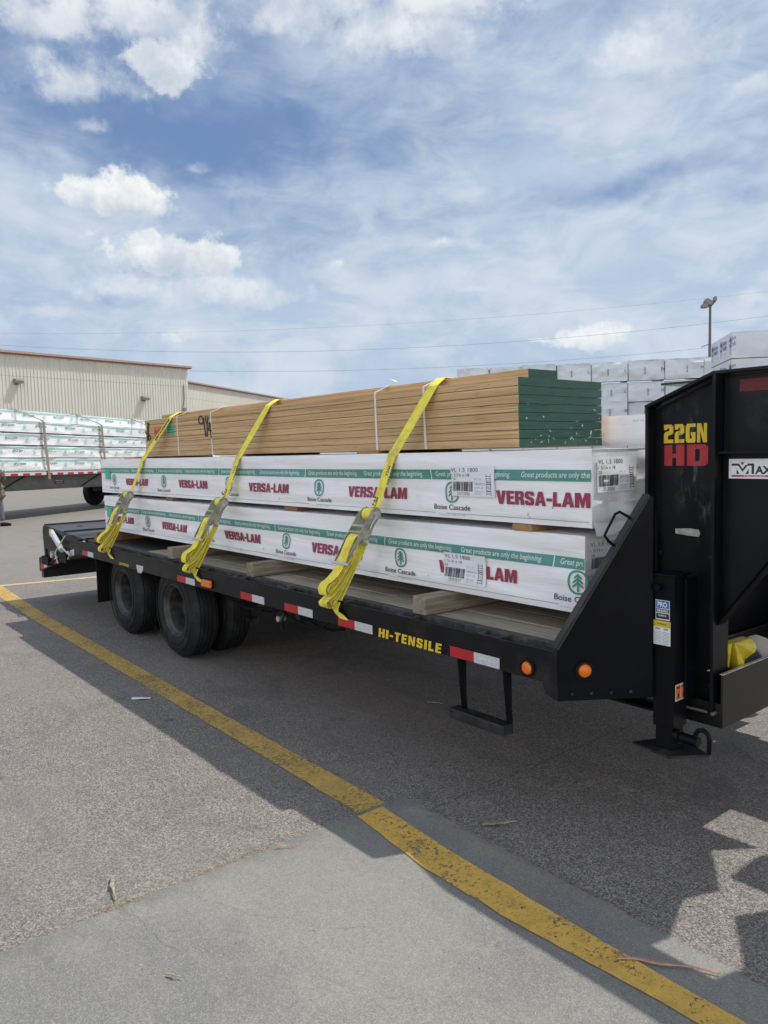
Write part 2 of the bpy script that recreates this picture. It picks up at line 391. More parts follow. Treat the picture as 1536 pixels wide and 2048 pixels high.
# engineered lumber, veneer edges run along X
m, t, b = newmat('veneer_lumber'); o = t.v('ADD', t.obj(), t.comb(t.m('MULTIPLY', t.rnd(), 50.), 0., 0.))
lam = t.noise(t.scale(o, (.45, 40, 95)), 1., 6, .72, dist=.5); brd = t.noise(t.scale(o, (.9, 3, 26)), 1., 5, .6, dist=.3)
big = t.noise(t.scale(o, (.6, 1, 3)), 1.2, 4, .5)
c = t.mix(t.ss(lam, .35, .65), (.33, .205, .09), (.72, .485, .235)); c = t.mix(t.ss(brd, .56, .76, 0, .6), c, (.24, .13, .055))
c = t.mix(t.ss(big, .4, .7, 0, .5), c, (.70, .49, .265)); c = t.mix(t.lin(t.rnd(), 0, 1, 0, .3), c, (.36, .22, .10))
c = t.mix(t.ss(t.noise(t.scale(o, (1.6, 20, 75)), 2., 3, .7), .60, .68, 0, .75), c, (.10, .055, .025)); c = t.mix(t.ss(t.noise(t.scale(o, (6, 20, 22)), 3., 4, .7), .66, .74, 0, .6), c, (.16, .09, .04))
z = t.xyz(t.obj())[2]
t.put(b.inputs['Base Color'], c); b.inputs['Roughness'].default_value = .65; t.put(b.inputs['Normal'], t.bump(lam, .25, .002)); M['lvl'] = m
m, t, b = newmat('green_end_paint'); o = t.v('ADD', t.obj(), t.comb(0., t.m('MULTIPLY', t.rnd(), 5.), 0.))
n = t.noise(t.scale(o, (1, 3, 40)), 2., 5, .6); sc1 = t.noise(t.scale(o, (1, 6, 12)), 3.2, 6, .7)
c = t.mix(t.ss(n, .35, .7), (.003, .036, .022), (.006, .060, .038)); zz = t.xyz(t.new('ShaderNodeNewGeometry').outputs['Position'])[2]
c = t.mix(t.m('MULTIPLY', t.ss(sc1, .62, .70, 0, .8), t.ss(zz, 1.86, 1.78, .08, 1.)), c, (.30, .24, .12))
c = t.mix(t.ss(t.noise(o, 9, 4, .6), .62, .75, 0, .35), c, (.05, .12, .10))
t.put(b.inputs['Base Color'], c); b.inputs['Roughness'].default_value = .55; t.put(b.inputs['Normal'], t.bump(n, .3, .002)); M['green_end'] = m
# timber
def timber(name, a, bb, k=1.):
    m, t, b = newmat(name); o = t.v('ADD', t.obj(), t.comb(t.m('MULTIPLY', t.rnd(), 20.), t.m('MULTIPLY', t.rnd(), 9.), 0.))
    g = t.noise(t.scale(o, (1.5, 1.5, 60) if k == 2 else (60, 2.0, 60) if k == 1 else (1.1, 22, 22)), 1.2, 5, .6, dist=.5)
    big = t.noise(o, 3, 4, .6)
    c = t.mix(t.ss(g, .3, .72), a, bb); c = t.mix(t.ss(big, .5, .75, 0, .5), c, tuple(x * .55 for x in a))
    t.put(b.inputs['Base Color'], c); b.inputs['Roughness'].default_value = .75; t.put(b.inputs['Normal'], t.bump(g, .4, .003)); return m
M['dunnage'] = timber('weathered_timber', (.17, .135, .098), (.34, .28, .205))
M['dunnage_red'] = timber('reddish_timber', (.20, .085, .045), (.34, .17, .09))
M['dunnage_gold'] = timber('golden_timber', (.33, .17, .06), (.45, .26, .1))
M['deck'] = timber('grey_deck_plank', (.27, .222, .165), (.46, .40, .315), 0)
M['splinter'] = timber('pale_splinter', (.24, .21, .16), (.42, .38, .30)); M['splinter_red'] = timber('red_splinter', (.40, .20, .13), (.55, .34, .24))
# diamond plate
m, t, b = newmat('tread_plate'); o = t.obj(); x, y, z = t.xyz(o)
a1 = t.m('MULTIPLY', t.m('SINE', t.m('MULTIPLY', t.m('ADD', x, y), 150.)), t.m('SINE', t.m('MULTIPLY', t.m('SUBTRACT', x, y), 150.)))
hh = t.ss(a1, .25, .6)
t.put(b.inputs['Base Color'], t.mix(t.m('MULTIPLY', hh, .6), (.022, .022, .024), (.07, .07, .072))); b.inputs['Roughness'].default_value = .38
t.put(b.inputs['Normal'], t.bump(hh, .9, .003)); M['tread'] = m
# asphalt
m, t, b = newmat('asphalt'); o = t.obj()
v1 = t.voro(o, 190, 'F1', 'Color'); v1d = t.voro(o, 190); v2 = t.voro(o, 90, 'F1', 'Color'); v2d = t.voro(o, 90)
r1 = t.xyz(v1); r2 = t.xyz(v2)
big = t.noise(o, .55, 6, .6); med = t.noise(o, 5., 5, .65)
c = t.mix(t.ss(r1[0], .1, .9), (.15, .139, .128), (.378, .338, .298))
stone = t.m('MULTIPLY', t.ss(r2[0], .66, .74), t.ss(v2d, .5, .34)); c = t.mix(t.m('MULTIPLY', stone, .75), c, t.mix(r2[1], (.50, .41, .36), (.50, .47, .42)))
s3 = t.m('MULTIPLY', t.ss(r1[1], .965, .985), t.ss(v1d, .55, .35)); c = t.mix(t.m('MULTIPLY', s3, .85), c, (.75, .71, .64))
pit = t.m('MULTIPLY', t.ss(r1[2], .84, .9), .8); c = t.mix(pit, c, (.06, .055, .05))
c = t.mix(t.ss(med, .35, .7, 0, .28), c, (.14, .13, .12)); c = t.mix(t.ss(big, .42, .68, 0, .35), c, (.34, .30, .27))
c = t.mix(t.ss(t.noise(o, 1.7, 6, .6), .58, .72, 0, .30), c, (.12, .11, .10)); c = t.mix(t.ss(t.noise(t.scale(o, (.5, 5, 1)), .8, 5, .6), .5, .7, 0, .22), c, (.13, .12, .112)); c = t.mix(t.ss(t.noise(o, 3.7, 3, .5), .70, .75, 0, .5), c, (.08, .075, .07))
x, y, z = t.xyz(o); wob = t.m('MULTIPLY', t.m('SUBTRACT', t.noise(o, 6, 5, .7), .5), .12)
crk = t.m('ABSOLUTE', t.m('ADD', t.m('ADD', x, 2.64), wob)); jm = t.m('MULTIPLY', t.ss(crk, .001, .006, .6, 0), t.m('MULTIPLY', t.ss(y, 2.3, 2.5), t.ss(y, 7., 6.8)))
c = t.mix(t.m('MULTIPLY', jm, .85), c, (.02, .02, .02))
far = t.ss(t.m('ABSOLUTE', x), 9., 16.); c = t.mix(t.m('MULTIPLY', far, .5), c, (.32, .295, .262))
c = t.mix(t.ss(t.noise(t.scale(o, (1, 1, 1)), .9, 7, .68, dist=.8), .57, .68, 0, .38), c, (.105, .10, .095)); c = t.v('SCALE', c, .84); t.put(b.inputs['Base Color'], c); b.inputs['Roughness'].default_value = .82; b.inputs['Specular IOR Level'].default_value = .3
t.put(b.inputs['Normal'], t.bump(t.m('ADD', v1d, t.m('MULTIPLY', v2d, 1.2)), .4, .003)); M['asphalt'] = m
# concrete apron
m, t, b = newmat('concrete'); o = t.obj(); x, y, z = t.xyz(o)
big = t.noise(o, 1.1, 6, .6); med = t.noise(t.scale(o, (1.5, 7, 1)), 2., 5, .65, dist=.3); fine = t.noise(o, 240, 3, .7); v = t.xyz(t.voro(o, 130, 'F1', 'Color'))
c = t.mix(t.ss(big, .36, .64), (.136, .133, .119), (.225, .210, .184)); c = t.mix(t.ss(t.noise(t.scale(o, (.8, 3.5, 1)), 1.4, 6, .65), .5, .72, 0, .5), c, (.29, .245, .215)); c = t.mix(t.ss(t.noise(t.scale(o, (4, .8, 1)), 1.9, 6, .7), .56, .74, 0, .4), c, (.145, .148, .14)); c = t.mix(t.ss(med, .52, .75, 0, .4), c, (.275, .24, .21))
c = t.mix(t.ss(fine, .3, .75, 0, .6), c, (.31, .305, .275)); c = t.mix(t.ss(t.noise(o, 70, 5, .7), .62, .74, 0, .35), c, (.12, .118, .105)); gr = t.xyz(t.voro(o, 260, 'F1', 'Color')); c = t.mix(t.ss(gr[0], .5, 1., 0, .42), c, (.42, .41, .37)); c = t.mix(t.ss(gr[1], .6, 1., 0, .4), c, (.085, .083, .076)); c = t.mix(t.ss(t.noise(o, 28, 5, .7), .5, .7, 0, .22), c, (.12, .118, .108)); c = t.mix(t.ss(t.noise(o, 6, 6, .7, dist=.6), .54, .7, 0, .22), c, (.34, .315, .28))
c = t.mix(t.ss(t.noise(t.scale(o, (1, 2.2, 1)), 3.1, 5, .6), .66, .74, 0, .35), c, (.10, .10, .098))
ed = t.m('ADD', t.ss(x, -2.84, -2.70, 1, 0), t.ss(y, 2.30, 2.40)); c = t.mix(t.m('MULTIPLY', t.m('MULTIPLY', ed, t.ss(med, .35, .6)), .45), c, (.12, .115, .10))
t.put(b.inputs['Base Color'], c); b.inputs['Roughness'].default_value = .8; t.put(b.inputs['Normal'], t.bump(t.m('ADD', fine, t.m('MULTIPLY', big, 2.)), .25, .002)); M['concrete'] = m
# worn road paint (holes show the surface beneath)
def paint(name, col, lo, hi, xf=None):
    m, t, b = newmat(name); o = t.obj(); x, y, z = t.xyz(o)
    a = t.noise(t.scale(o, (1.3, 1, 1)), 52, 7, .75); a2 = t.noise(o, 2.6, 4, .6)
    k = t.m('ADD', t.m('MULTIPLY', a, .75), t.m('MULTIPLY', a2, .25)); al = t.m('MULTIPLY', t.ss(k, lo, hi), t.lin(t.noise(o, 9, 5, .6), .3, .7, .80, 1.))
    c = t.mix(t.ss(t.noise(o, 18, 5, .7), .4, .7), col, tuple(q * .72 for q in col)); c = t.mix(t.ss(t.noise(o, 120, 3), .6, .7, 0, .6), c, (.2, .17, .1))
    t.put(b.inputs['Base Color'], c); b.inputs['Roughness'].default_value = .7; t.put(b.inputs['Alpha'], al); return m
M['paint_conc'] = paint('yellow_paint_on_concrete', (.82, .50, .10), .40, .45)
M['paint_asph'] = paint('yellow_paint_on_asphalt', (.66, .43, .11), .40, .50)
M['paint_pale'] = paint('pale_yellow_paint', (.66, .52, .24), .36, .44)
M['grass_dry'] = flat('dry_grass', (.36, .30, .16), .8, 0, .4, 30)
M['skin'] = flat('skin', (.50, .28, .21), .5); M['camo'] = flat('camouflage_cloth', (.12, .10, .07), .85, 0, .75, 14); M['trousers'] = flat('grey_trousers', (.13, .13, .14), .85)
M['seam_dark'] = flat('joint_dirt', (.07, .065, .06), .9)

# ------------------------------------------------------------------ ground
g = MB(); g.add([(-400, -300, 0), (300, -300, 0), (300, 500, 0), (-400, 500, 0)], [(0, 1, 2, 3)])
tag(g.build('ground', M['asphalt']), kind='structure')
g = MB()
def jag(v, amp, s): return amp * noise.noise(Vector((v * 9, s, 0))) + amp * .5 * noise.noise(Vector((v * 30, s, 3)))
L = [(-2.83 + jag(y, .016, 1), y) for y in [(-3 + i * .045) for i in range(120)] if y < 2.36]
T = [(x, 2.365 - (x + 2.8) * .015 + jag(x, .018, 9)) for x in [(-2.8 + i * .045) for i in range(170)]]
pts = [(a, b_, .004) for a, b_ in L + T] + [(5, -3, .004)]
g.add(pts, [tuple(range(len(pts)))[::-1]])
def crack(P, wd, m=1):
    out = []
    for i in range(len(P) - 1):
        a, b_ = Vector((*P[i], .0062)), Vector((*P[i + 1], .0062)); k = max(2, int((b_ - a).length / .015))
        for j in range(k):
            q = a.lerp(b_, j / k); out.append(q + Vector((noise.noise(q * 22) * .018, noise.noise(q * 22 + Vector((5, 5, 5))) * .018, 0)))
    for i in range(len(out) - 1):
        d = (out[i + 1] - out[i]).normalized(); n_ = Vector((-d.y, d.x, 0)) * wd * (.4 + random.random())
        g.add([out[i] - n_, out[i] + n_, out[i + 1] + n_ * .8, out[i + 1] - n_ * .8], [(0, 3, 2, 1)], m)
crack([(-2.79, 1.22), (-2.68, 1.21), (-2.55, 1.27), (-2.45, 1.3), (-2.33, 1.40), (-2.2, 1.46), (-2.1, 1.6)], .0004)
crack([(-2.82, .95), (-2.72, .97), (-2.6, .98), (-2.5, .99), (-2.38, 1.02)], .0004)
tag(g.build('pavement_apron', [M['concrete'], M['seam_dark']]), kind='structure')
# yellow lines
def line_mesh(P, z, name, mat, kind='structure'):
    g = MB(); up, lo = [], []
    n_ = 60
    def ev(S, u):
        for i in range(len(S) - 1):
            if u <= S[i + 1][0] or i == len(S) - 2:
                k = (u - S[i][0]) / (S[i + 1][0] - S[i][0]); return S[i][1] + (S[i + 1][1] - S[i][1]) * k
    x0, x1 = P[0][0][0], P[0][-1][0]; n_ = int((x1 - x0) / .03)
    for i in range(n_ + 1):
        x = x0 + (x1 - x0) * i / n_
        up.append((x, ev(P[0], x) + jag(x, .006, 4), z)); lo.append((x, ev(P[1], x) + jag(x, .006, 7), z))
    for i in range(n_): g.add([lo[i], lo[i + 1], up[i + 1], up[i]], [(0, 1, 2, 3)])
    return tag(g.build(name, mat), kind=kind)
line_mesh([[(-16, 2.52), (-11.49, 2.461), (-8.63, 2.325), (-4.46, 2.262), (-2.83, 2.25)], [(-16, 2.36), (-11.49, 2.26), (-8.7, 2.16), (-4.2, 2.11), (-2.83, 2.085)]], .005, 'road_marking', M['paint_asph'])
line_mesh([[(-2.80, 2.210), (-2.3, 2.168), (-1.8, 2.150), (-1.28, 2.138), (.8, 2.14)], [(-2.80, 2.06), (-2.26, 1.996), (-1.78, 1.995), (-1.21, 2.031), (.8, 2.02)]], .009, 'road_marking', M['paint_conc'])
g = MB(); g.add([(-11.46, 2.42, .004), (-11.33, 2.42, .004), (-10.35, 7.5, .004), (-10.48, 7.5, .004)], [(0, 1, 2, 3)])
tag(g.build('road_marking', M['paint_pale']), kind='structure')
# dry grass and grit along the joint
g = MB()
for i in range(620):
    y = random.choice([random.gauss(1.38, .16), random.gauss(.95, .06), random.uniform(.3, 2.)]); x = -2.845 + random.gauss(0, .014)
    a = random.uniform(0, 6.28); l = random.uniform(.006, .028); h = random.uniform(.001, .008)
    dx_, dy_ = math.cos(a) * l, math.sin(a) * l; nx, ny = -math.sin(a) * .0009, math.cos(a) * .0009
    g.add([(x - nx, y - ny, .005), (x + nx, y + ny, .005), (x + dx_, y + dy_, .005 + h)], [(0, 1, 2)])
tag(g.build('dry_grass', M['grass_dry']), 'wisps of dry grass and grit along the joint between asphalt and concrete', 'grass', kind='stuff')
g = MB()
for i in range(420):
    x = random.uniform(-7.5, -.6); y = random.uniform(.4, 4.6)
    if i % 3 == 0: x = random.uniform(-2.7, -.9); y = 2.4 + abs(random.gauss(0, .07))
    z = .006; s = random.uniform(.001, .003); a = random.uniform(0, 3.1); e = random.uniform(1, 4) if random.random() < .35 else 1
    u = Vector((math.cos(a), math.sin(a), 0)) * s * e; v_ = Vector((-math.sin(a), math.cos(a), 0)) * s * .6; c_ = Vector((x, y, z))
    g.add([c_ - u - v_, c_ + u - v_, c_ + u * .8 + v_, c_ - u + v_ * .8, c_ + Vector((0, 0, s * .8))], [(0, 1, 4), (1, 2, 4), (2, 3, 4), (3, 0, 4)])
tag(g.build('loose_grit', M['splinter']), 'pale grit and tiny wood chips scattered over the yard', 'grit', kind='stuff')
# single splinters
def splinter(a, b_, wd, mat, label, name='wood_splinter', z=.012, cat='splinter'):
    a, b_ = Vector((*a, z)), Vector((*b_, z)); g = MB(); n_ = 9; P = []; d = (b_ - a); sd_ = Vector((-d.y, d.x, 0)).normalized(); rr = []
    for i in range(n_ + 1):
        k = i / n_; P.append(a + d * k + sd_ * noise.noise(a * 3 + Vector((k * 4, 0, 0))) * wd * .8 + Vector((0, 0, .004 * math.sin(k * 3.1)))); rr.append(wd * (.25 + .75 * math.sin(min(1, k * 1.3 + .15) * 3.0) ** .7) * .5)
    for i in range(n_):
        p, q = P[i], P[i + 1]; r0, r1 = rr[i], rr[i + 1]; h = Vector((0, 0, .003))
        g.add([p - sd_ * r0, p + sd_ * r0, q + sd_ * r1, q - sd_ * r1, p - sd_ * r0 * .7 + h, p + sd_ * r0 * .7 + h, q + sd_ * r1 * .7 + h, q - sd_ * r1 * .7 + h],
              [(4, 5, 6, 7), (0, 4, 7, 3), (1, 2, 6, 5), (0, 1, 5, 4), (2, 3, 7, 6)])
    tag(g.build(name, mat, fix=True), label, cat)
splinter((-3.05, .999), (-2.87, .947), .018, M['splinter'], 'pale wood splinter beside the joint of asphalt and concrete')
splinter((-2.35, 2.429), (-2.27, 2.57), .02, M['splinter'], 'short torn wood chip on the asphalt just past the concrete edge')
splinter((-1.425, 2.10), (-1.165, 2.28), .014, M['splinter_red'], 'long thin reddish splinter lying across the yellow line')
splinter((-2.337, .926), (-2.286, .952), .009, M['splinter'], 'tiny wood chip alone on the sunlit concrete')
splinter((-2.806, 1.618), (-2.752, 1.698), .007, M['splinter_red'], 'thin brown twig on the joint near the shadow edge')
splinter((-3.781, 3.393), (-3.689, 3.446), .008, M['splinter'], 'small pale splinter in the shade under the trailer')
splinter((-1.431, 2.564), (-1.398, 2.597), .008, M['splinter'], 'matchstick sized pale splinter on asphalt right of the yellow line')
splinter((-5.29, 1.94), (-5.19, 2.03), .05, M['label'], 'scrap of grey paper on the shaded asphalt outside the yellow line', 'paper_scrap', .006, 'paper')

# ------------------------------------------------------------------ wheel kit
def tyre_profile(w_):
    r = .403; P = [(.0, .222), (-.012, .232), (-.018, .26), (-.012, .31), (0.0, .35), (.012, .378), (.03, .395)]
    x = .034; gro = [.045, .08, .115, .150, .185]
    for gx in gro: P += [(gx - .006, r), (gx - .004, r - .009), (gx + .004, r - .009), (gx + .006, r)]
    P += [(w_ - .03, .395), (w_ - .012, .378), (w_, .35), (w_ + .012, .31), (w_ + .018, .26), (w_ + .012, .232), (w_, .222)]
    return P
def make_wheel(parent, x, y, s=1, dish=.13):
    wh = part_empty('wheel', parent, (x, y, .403)); wd = .232
    a = MB(); pr = [(s * p[0], p[1]) for p in tyre_profile(wd)]; a.lathe(pr, (x, y, .403), 'y', 64)
    # raised sidewall ribs and lettering blocks
    for rr_ in (.345, .285): a.lathe([(s * -.0135, rr_ - .003), (s * -.0205, rr_), (s * -.0135, rr_ + .003)], (x, y, .403), 'y', 64)
    a.build('tyre', M['tyre'], wh, smooth=True, fix=True)
    b_ = MB(); P = [(-.004, .226), (-.006, .219), (.0, .213), (.010, .206), (.022, .198), (.032, .186), (.045, .184), (dish - .01, .182), (dish, .172)]
    b_.lathe([(s * q[0], q[1]) for q in P], (x, y, .403), 'y', 64)
    b_.lathe([(s * dish, .172), (s * (dish - .012), .160), (s * (dish - .014), .105), (s * (dish - .03), .085), (s * (dish - .032), .055), (s * (dish - .06), .05), (s * (dish - .062), .0)], (x, y, .403), 'y', 48)
    for k in range(8):
        an = k * math.pi / 4 + .2; cx, cz = x + math.cos(an) * .073, .403 + math.sin(an) * .073
        b_.tube([(cx, y + s * (dish - .012), cz), (cx, y + s * (dish - .05), cz)], .011, 6)
    b_.m = 1
    for k in range(8):
        an = k * math.pi / 4; c_, q_ = math.cos(an), math.sin(an); P = []
        for j in range(10):
            aa = j * .628; P.append((x + c_ * (.132 + .014 * math.cos(aa)) - q_ * .024 * math.sin(aa), y + s * (dish - .0145), .403 + q_ * (.132 + .014 * math.cos(aa)) + c_ * .024 * math.sin(aa)))
        b_.prism(P, (0, s * -.0012, 0))
    b_.build('rim', [M['rim'], M['rubber']], wh, smooth=True, fix=True)
    return wh

# ------------------------------------------------------------------ the trailer
TR = thing('flatbed_trailer', 'black gooseneck flatbed trailer carrying the lumber, tandem dual wheels and yellow 22GN lettering', 'trailer', (-5, 3.88, 0))
YN, YF = 2.58, 5.18            # near and far rub rail faces
ZR, ZB = .835, .690
XF, XB = -2.042, -8.39
a = MB()
for y0, y1 in ((YN, YN + .012), (YF - .012, YF)):
    a.box(XB, XF, y0, y1, ZB, ZR)
a.box(XB, XF, YN + .012, YN + .07, ZB, ZB + .010); a.box(XB, XF, YF - .07, YF - .012, ZB, ZB + .01)
split_build(a, 'rub_rail', M['black_side'], TR, bevel=.002)
a = MB()
for y0, y1 in ((YN + .075, YN + .087), (YF - .087, YF - .075)): a.box(XB, XF, y0, y1, ZB, .846)
a.box(XB, XF, YN + .087, YN + .125, .838, .846); a.box(XB, XF, YF - .125, YF - .087, .838, .846)
split_build(a, 'deck_edge', M['lip'], TR, bevel=.0015)
# stake pockets between rub rail and deck edge, with spool stubs
xs = [-2.45 - i * .61 for i in range(10)]
for x in xs:
    for yy in (YN, YF - .075):
        a = MB(); y0 = yy + .012; y1 = yy + .075
        a.box(x - .062, x - .056, y0, y1, ZB, .838); a.box(x + .056, x + .062, y0, y1, ZB, .838); a.box(x - .056, x + .056, y0, y0 + .006, ZB, .838); a.box(x - .056, x + .056, y1 - .006, y1, ZB, .838); a.box(x - .072, x - .0625, y0, y1, .828, .8395); a.box(x + .0625, x + .072, y0, y1, .828, .8395)
        a.build('stake_pocket', M['lip'], TR)
        if yy == YN:
            a = MB(); a.tube([(x - .30, YN + .012, .80), (x - .30, YN + .075, .80)], .018, 12); a.build('pipe_spool', M['steel_dark'], TR, smooth=True)
# deck planks (one mesh, boards run along X)
a = MB(); y = YN + .128; k = 0
XT = -6.86
while y < YF - .14:
    w_ = min(.197, YF - .13 - y); k += 1
    a.box(XT, XF + .06, y, y + w_ - .006, .80, .842 + random.uniform(-.002, .002)); y += .200
a.build('deck_planks', M['deck'], TR, bevel=.002)
a = MB(); a.box(XB, XT - .004, YN + .128, YF - .128, .80, .844); a.build('tread_plate_deck', M['tread'], TR)
# frame underneath
a = MB()
for yy in (3.14, 4.62):
    a.box(-8.3, -1.9, yy - .065, yy + .065, .50, .512); a.box(-8.3, -1.9, yy - .065, yy + .065, .678, .69); a.box(-8.3, -1.9, yy - .005, yy + .005, .512, .678)
a.build('main_beam', M['black'], TR)
a = MB()
for i in range(15):
    x = -2.3 - i * .41; a.box(x - .02, x + .02, YN + .09, YF - .09, .70, .797)
split_build(a, 'crossmember', M['black'], TR)
a = MB()
for x in (-6.14, -7.31): a.tube([(x, 2.75, .403), (x, 5.0, .403)], .065, 14); a.box(x - .5, x + .5, 3.11, 3.17, .30, .34); a.box(x - .5, x + .5, 4.59, 4.65, .30, .34)
a.build('axle', M['steel_dark'], TR, smooth=True)
for x in (-6.14, -7.31):
    for yy, s in ((2.655, 1), (2.955, 1), (5.105, -1), (4.805, -1)): make_wheel(TR, x, yy, s, .18 if yy in (2.655, 5.105) else .07)
a = MB(); a.box(-8.04, -8.03, 2.64, 3.2, .21, .70); a.box(-8.04, -8.03, 4.55, 5.12, .21, .70); split_build(a, 'mud_flap', M['rubber'], TR)
a = MB(); a.box(-4.9, -4.62, 3.25, 3.5, .45, .62); a.tube([(-4.75, 3.0, .5), (-4.75, 3.3, .5)], .03, 10); a.tube([(-4.72, 2.9, .62), (-4.75, 2.86, .5), (-4.8, 2.9, .42)], .012, 8); a.build('brake_chamber', M['steel_dark'], TR, smooth=True)
a = MB(); a.tube([(-4.77, 2.84, .515), (-4.77, 2.90, .515)], .022, 12); a.build('bolt_head', M['steel'], TR, smooth=True)
# dovetail and flipped ramp
a = MB()
for yy in (YN, YF - .012):
    a.prism([(XB, yy, ZR), (XB - .0, yy, ZB), (-9.93, yy, .345), (-9.93, yy, .50)], (0, .012, 0))
    a.prism([(XB, yy, ZR), (-9.93, yy, .50), (-9.93, yy, .512), (XB, yy, .845)], (0, .07, 0))
split_build(a, 'dovetail_rail', M['black_side'], TR, bevel=.002)
a = MB(); a.prism([(-8.4, 2.66, .81), (-8.4, 2.66, .76), (-9.86, 2.66, .43), (-9.86, 2.66, .48)], (0, 2.44, 0)); a.box(-9.93, -9.84, 2.60, 5.16, .27, .50); a.build('dovetail_deck', M['tread'], TR)
a = MB(); a.prism([(-8.42, 2.63, .845), (-9.86, 2.63, .905), (-9.90, 2.63, .84), (-9.86, 2.63, .51), (-8.8, 2.63, .76)], (0, .008, 0)); a.build('ramp_side', M['black_side'], TR, bevel=.0015)
a = MB()
for y0, y1 in ((2.64, 3.82), (3.94, 5.12)):
    a.prism([(-8.30, y0, .83), (-8.30, y0, .845), (-9.86, y0, .912), (-9.86, y0, .897)], (0, y1 - y0, 0))
    for xx in (-9.86, -9.1, -8.36):
        zz_ = .845 + (xx + 8.3) * (-.043); a.box(xx - .0, xx + .035, y0 + .004, y1 - .004, zz_ + .001, zz_ + .014)
a.build('ramp_plate', M['tread'], TR)
a = MB()
for (hx, hy) in ((-9.5, 2.95), (-9.15, 3.3), (-8.8, 2.95), (-9.3, 3.6)):
    a.lathe([(0, .0), (0, .035)], (hx, hy, .8475 - .043 * (hx + 8.3)), 'z', 16)
split_build(a, 'ramp_holes', M['dark_open'], TR)
a = MB(); a.tube([(-9.40, 2.60, .855), (-8.86, 2.55, .70)], .032, 12); a.build('ramp_spring', M['white_tape'], TR, smooth=True)
a = MB(); a.tube([(-9.02, 2.55, .765), (-8.66, 2.55, .675)], .010, 8); a.tube([(-8.66, 2.55, .70), (-8.60, 2.55, .66), (-8.66, 2.55, .62)], .012, 8); a.build('spring_rod', M['steel'], TR, smooth=True)
a = MB(); a.box(-9.56, -9.42, 2.614, 2.629, .80, .885); a.build('yellow_decal', M['sticker_yellow'], TR)
a = MB(); a.box(-8.98, -8.72, 2.54, 2.578, .56, .67); a.box(-9.62, -9.38, 2.53, 2.60, .47, .57); a.box(-9.52, -9.50, 2.55, 2.57, .57, .66); a.tube([(-9.35, 2.555, .5), (-9.0, 2.555, .6)], .014, 8); a.build('ramp_latch', M['rubber'], TR, bevel=.008)
a = MB(); a.tube([(-9.2, 2.56, .62), (-9.2, 2.52, .62)], .04, 14); a.build('latch_knob', M['steel'], TR, smooth=True)
a = MB(); a.ribbon([(-8.70, 5.0, .885), (-8.72, 4, .885), (-8.74, 2.66, .885), (-8.80, 2.57, .86), (-9.06, 2.53, .66), (-9.04, 2.53, .60), (-8.98, 2.53, .54)], (.045, 0, .008), .004)
tag(a.build('tie_strap', flat('faded_green_webbing', (.42, .43, .30), .8)), 'narrow faded green strap holding down the ramp at the trailer tail', 'strap')
# reflective tape
def tape(x0, xm, x1, zt, zb, sl=0., y=YN - .0012):
    a = MB(); a.prism([(x0, y, zb - sl * x0), (xm, y, zb - sl * xm), (xm, y, zt - sl * xm), (x0, y, zt - sl * x0)], (0, .0008, 0), 0)
    a.prism([(xm, y, zb - sl * xm), (x1, y, zb - sl * x1), (x1, y, zt - sl * x1), (xm, y, zt - sl * xm)], (0, .0008, 0), 1)
    a.build('reflector_tape', [M['red_tape'], M['white_tape']], TR)
for x in (-5.89, -4.825, -4.24, -3.645, -2.70): tape(x, x + .163, x + .326, .745, .694)
tape(-8.26, -8.09, -7.92, .748, .696)
for x in (-9.86, -9.42, -8.82):
    s_ = -.226; y = YN - .0012; zb = lambda q: .345 + (q + 9.93) * .224 + .012
    a = MB(); 
    a.prism([(x, y, zb(x)), (x + .14, y, zb(x + .14)), (x + .14, y, zb(x + .14) + .068), (x, y, zb(x) + .068)], (0, .0008, 0), 0)
    a.prism([(x + .14, y, zb(x + .14)), (x + .28, y, zb(x + .28)), (x + .28, y, zb(x + .28) + .068), (x + .14, y, zb(x + .14) + .068)], (0, .0008, 0), 1)
    a.build('reflector_tape', [M['red_tape'], M['white_tape']], TR)
a = MB(); a.box(-9.9318, -9.931, 2.62, 2.78, .30, .36, 0); a.build('reflector_tape', [M['red_tape']], TR)
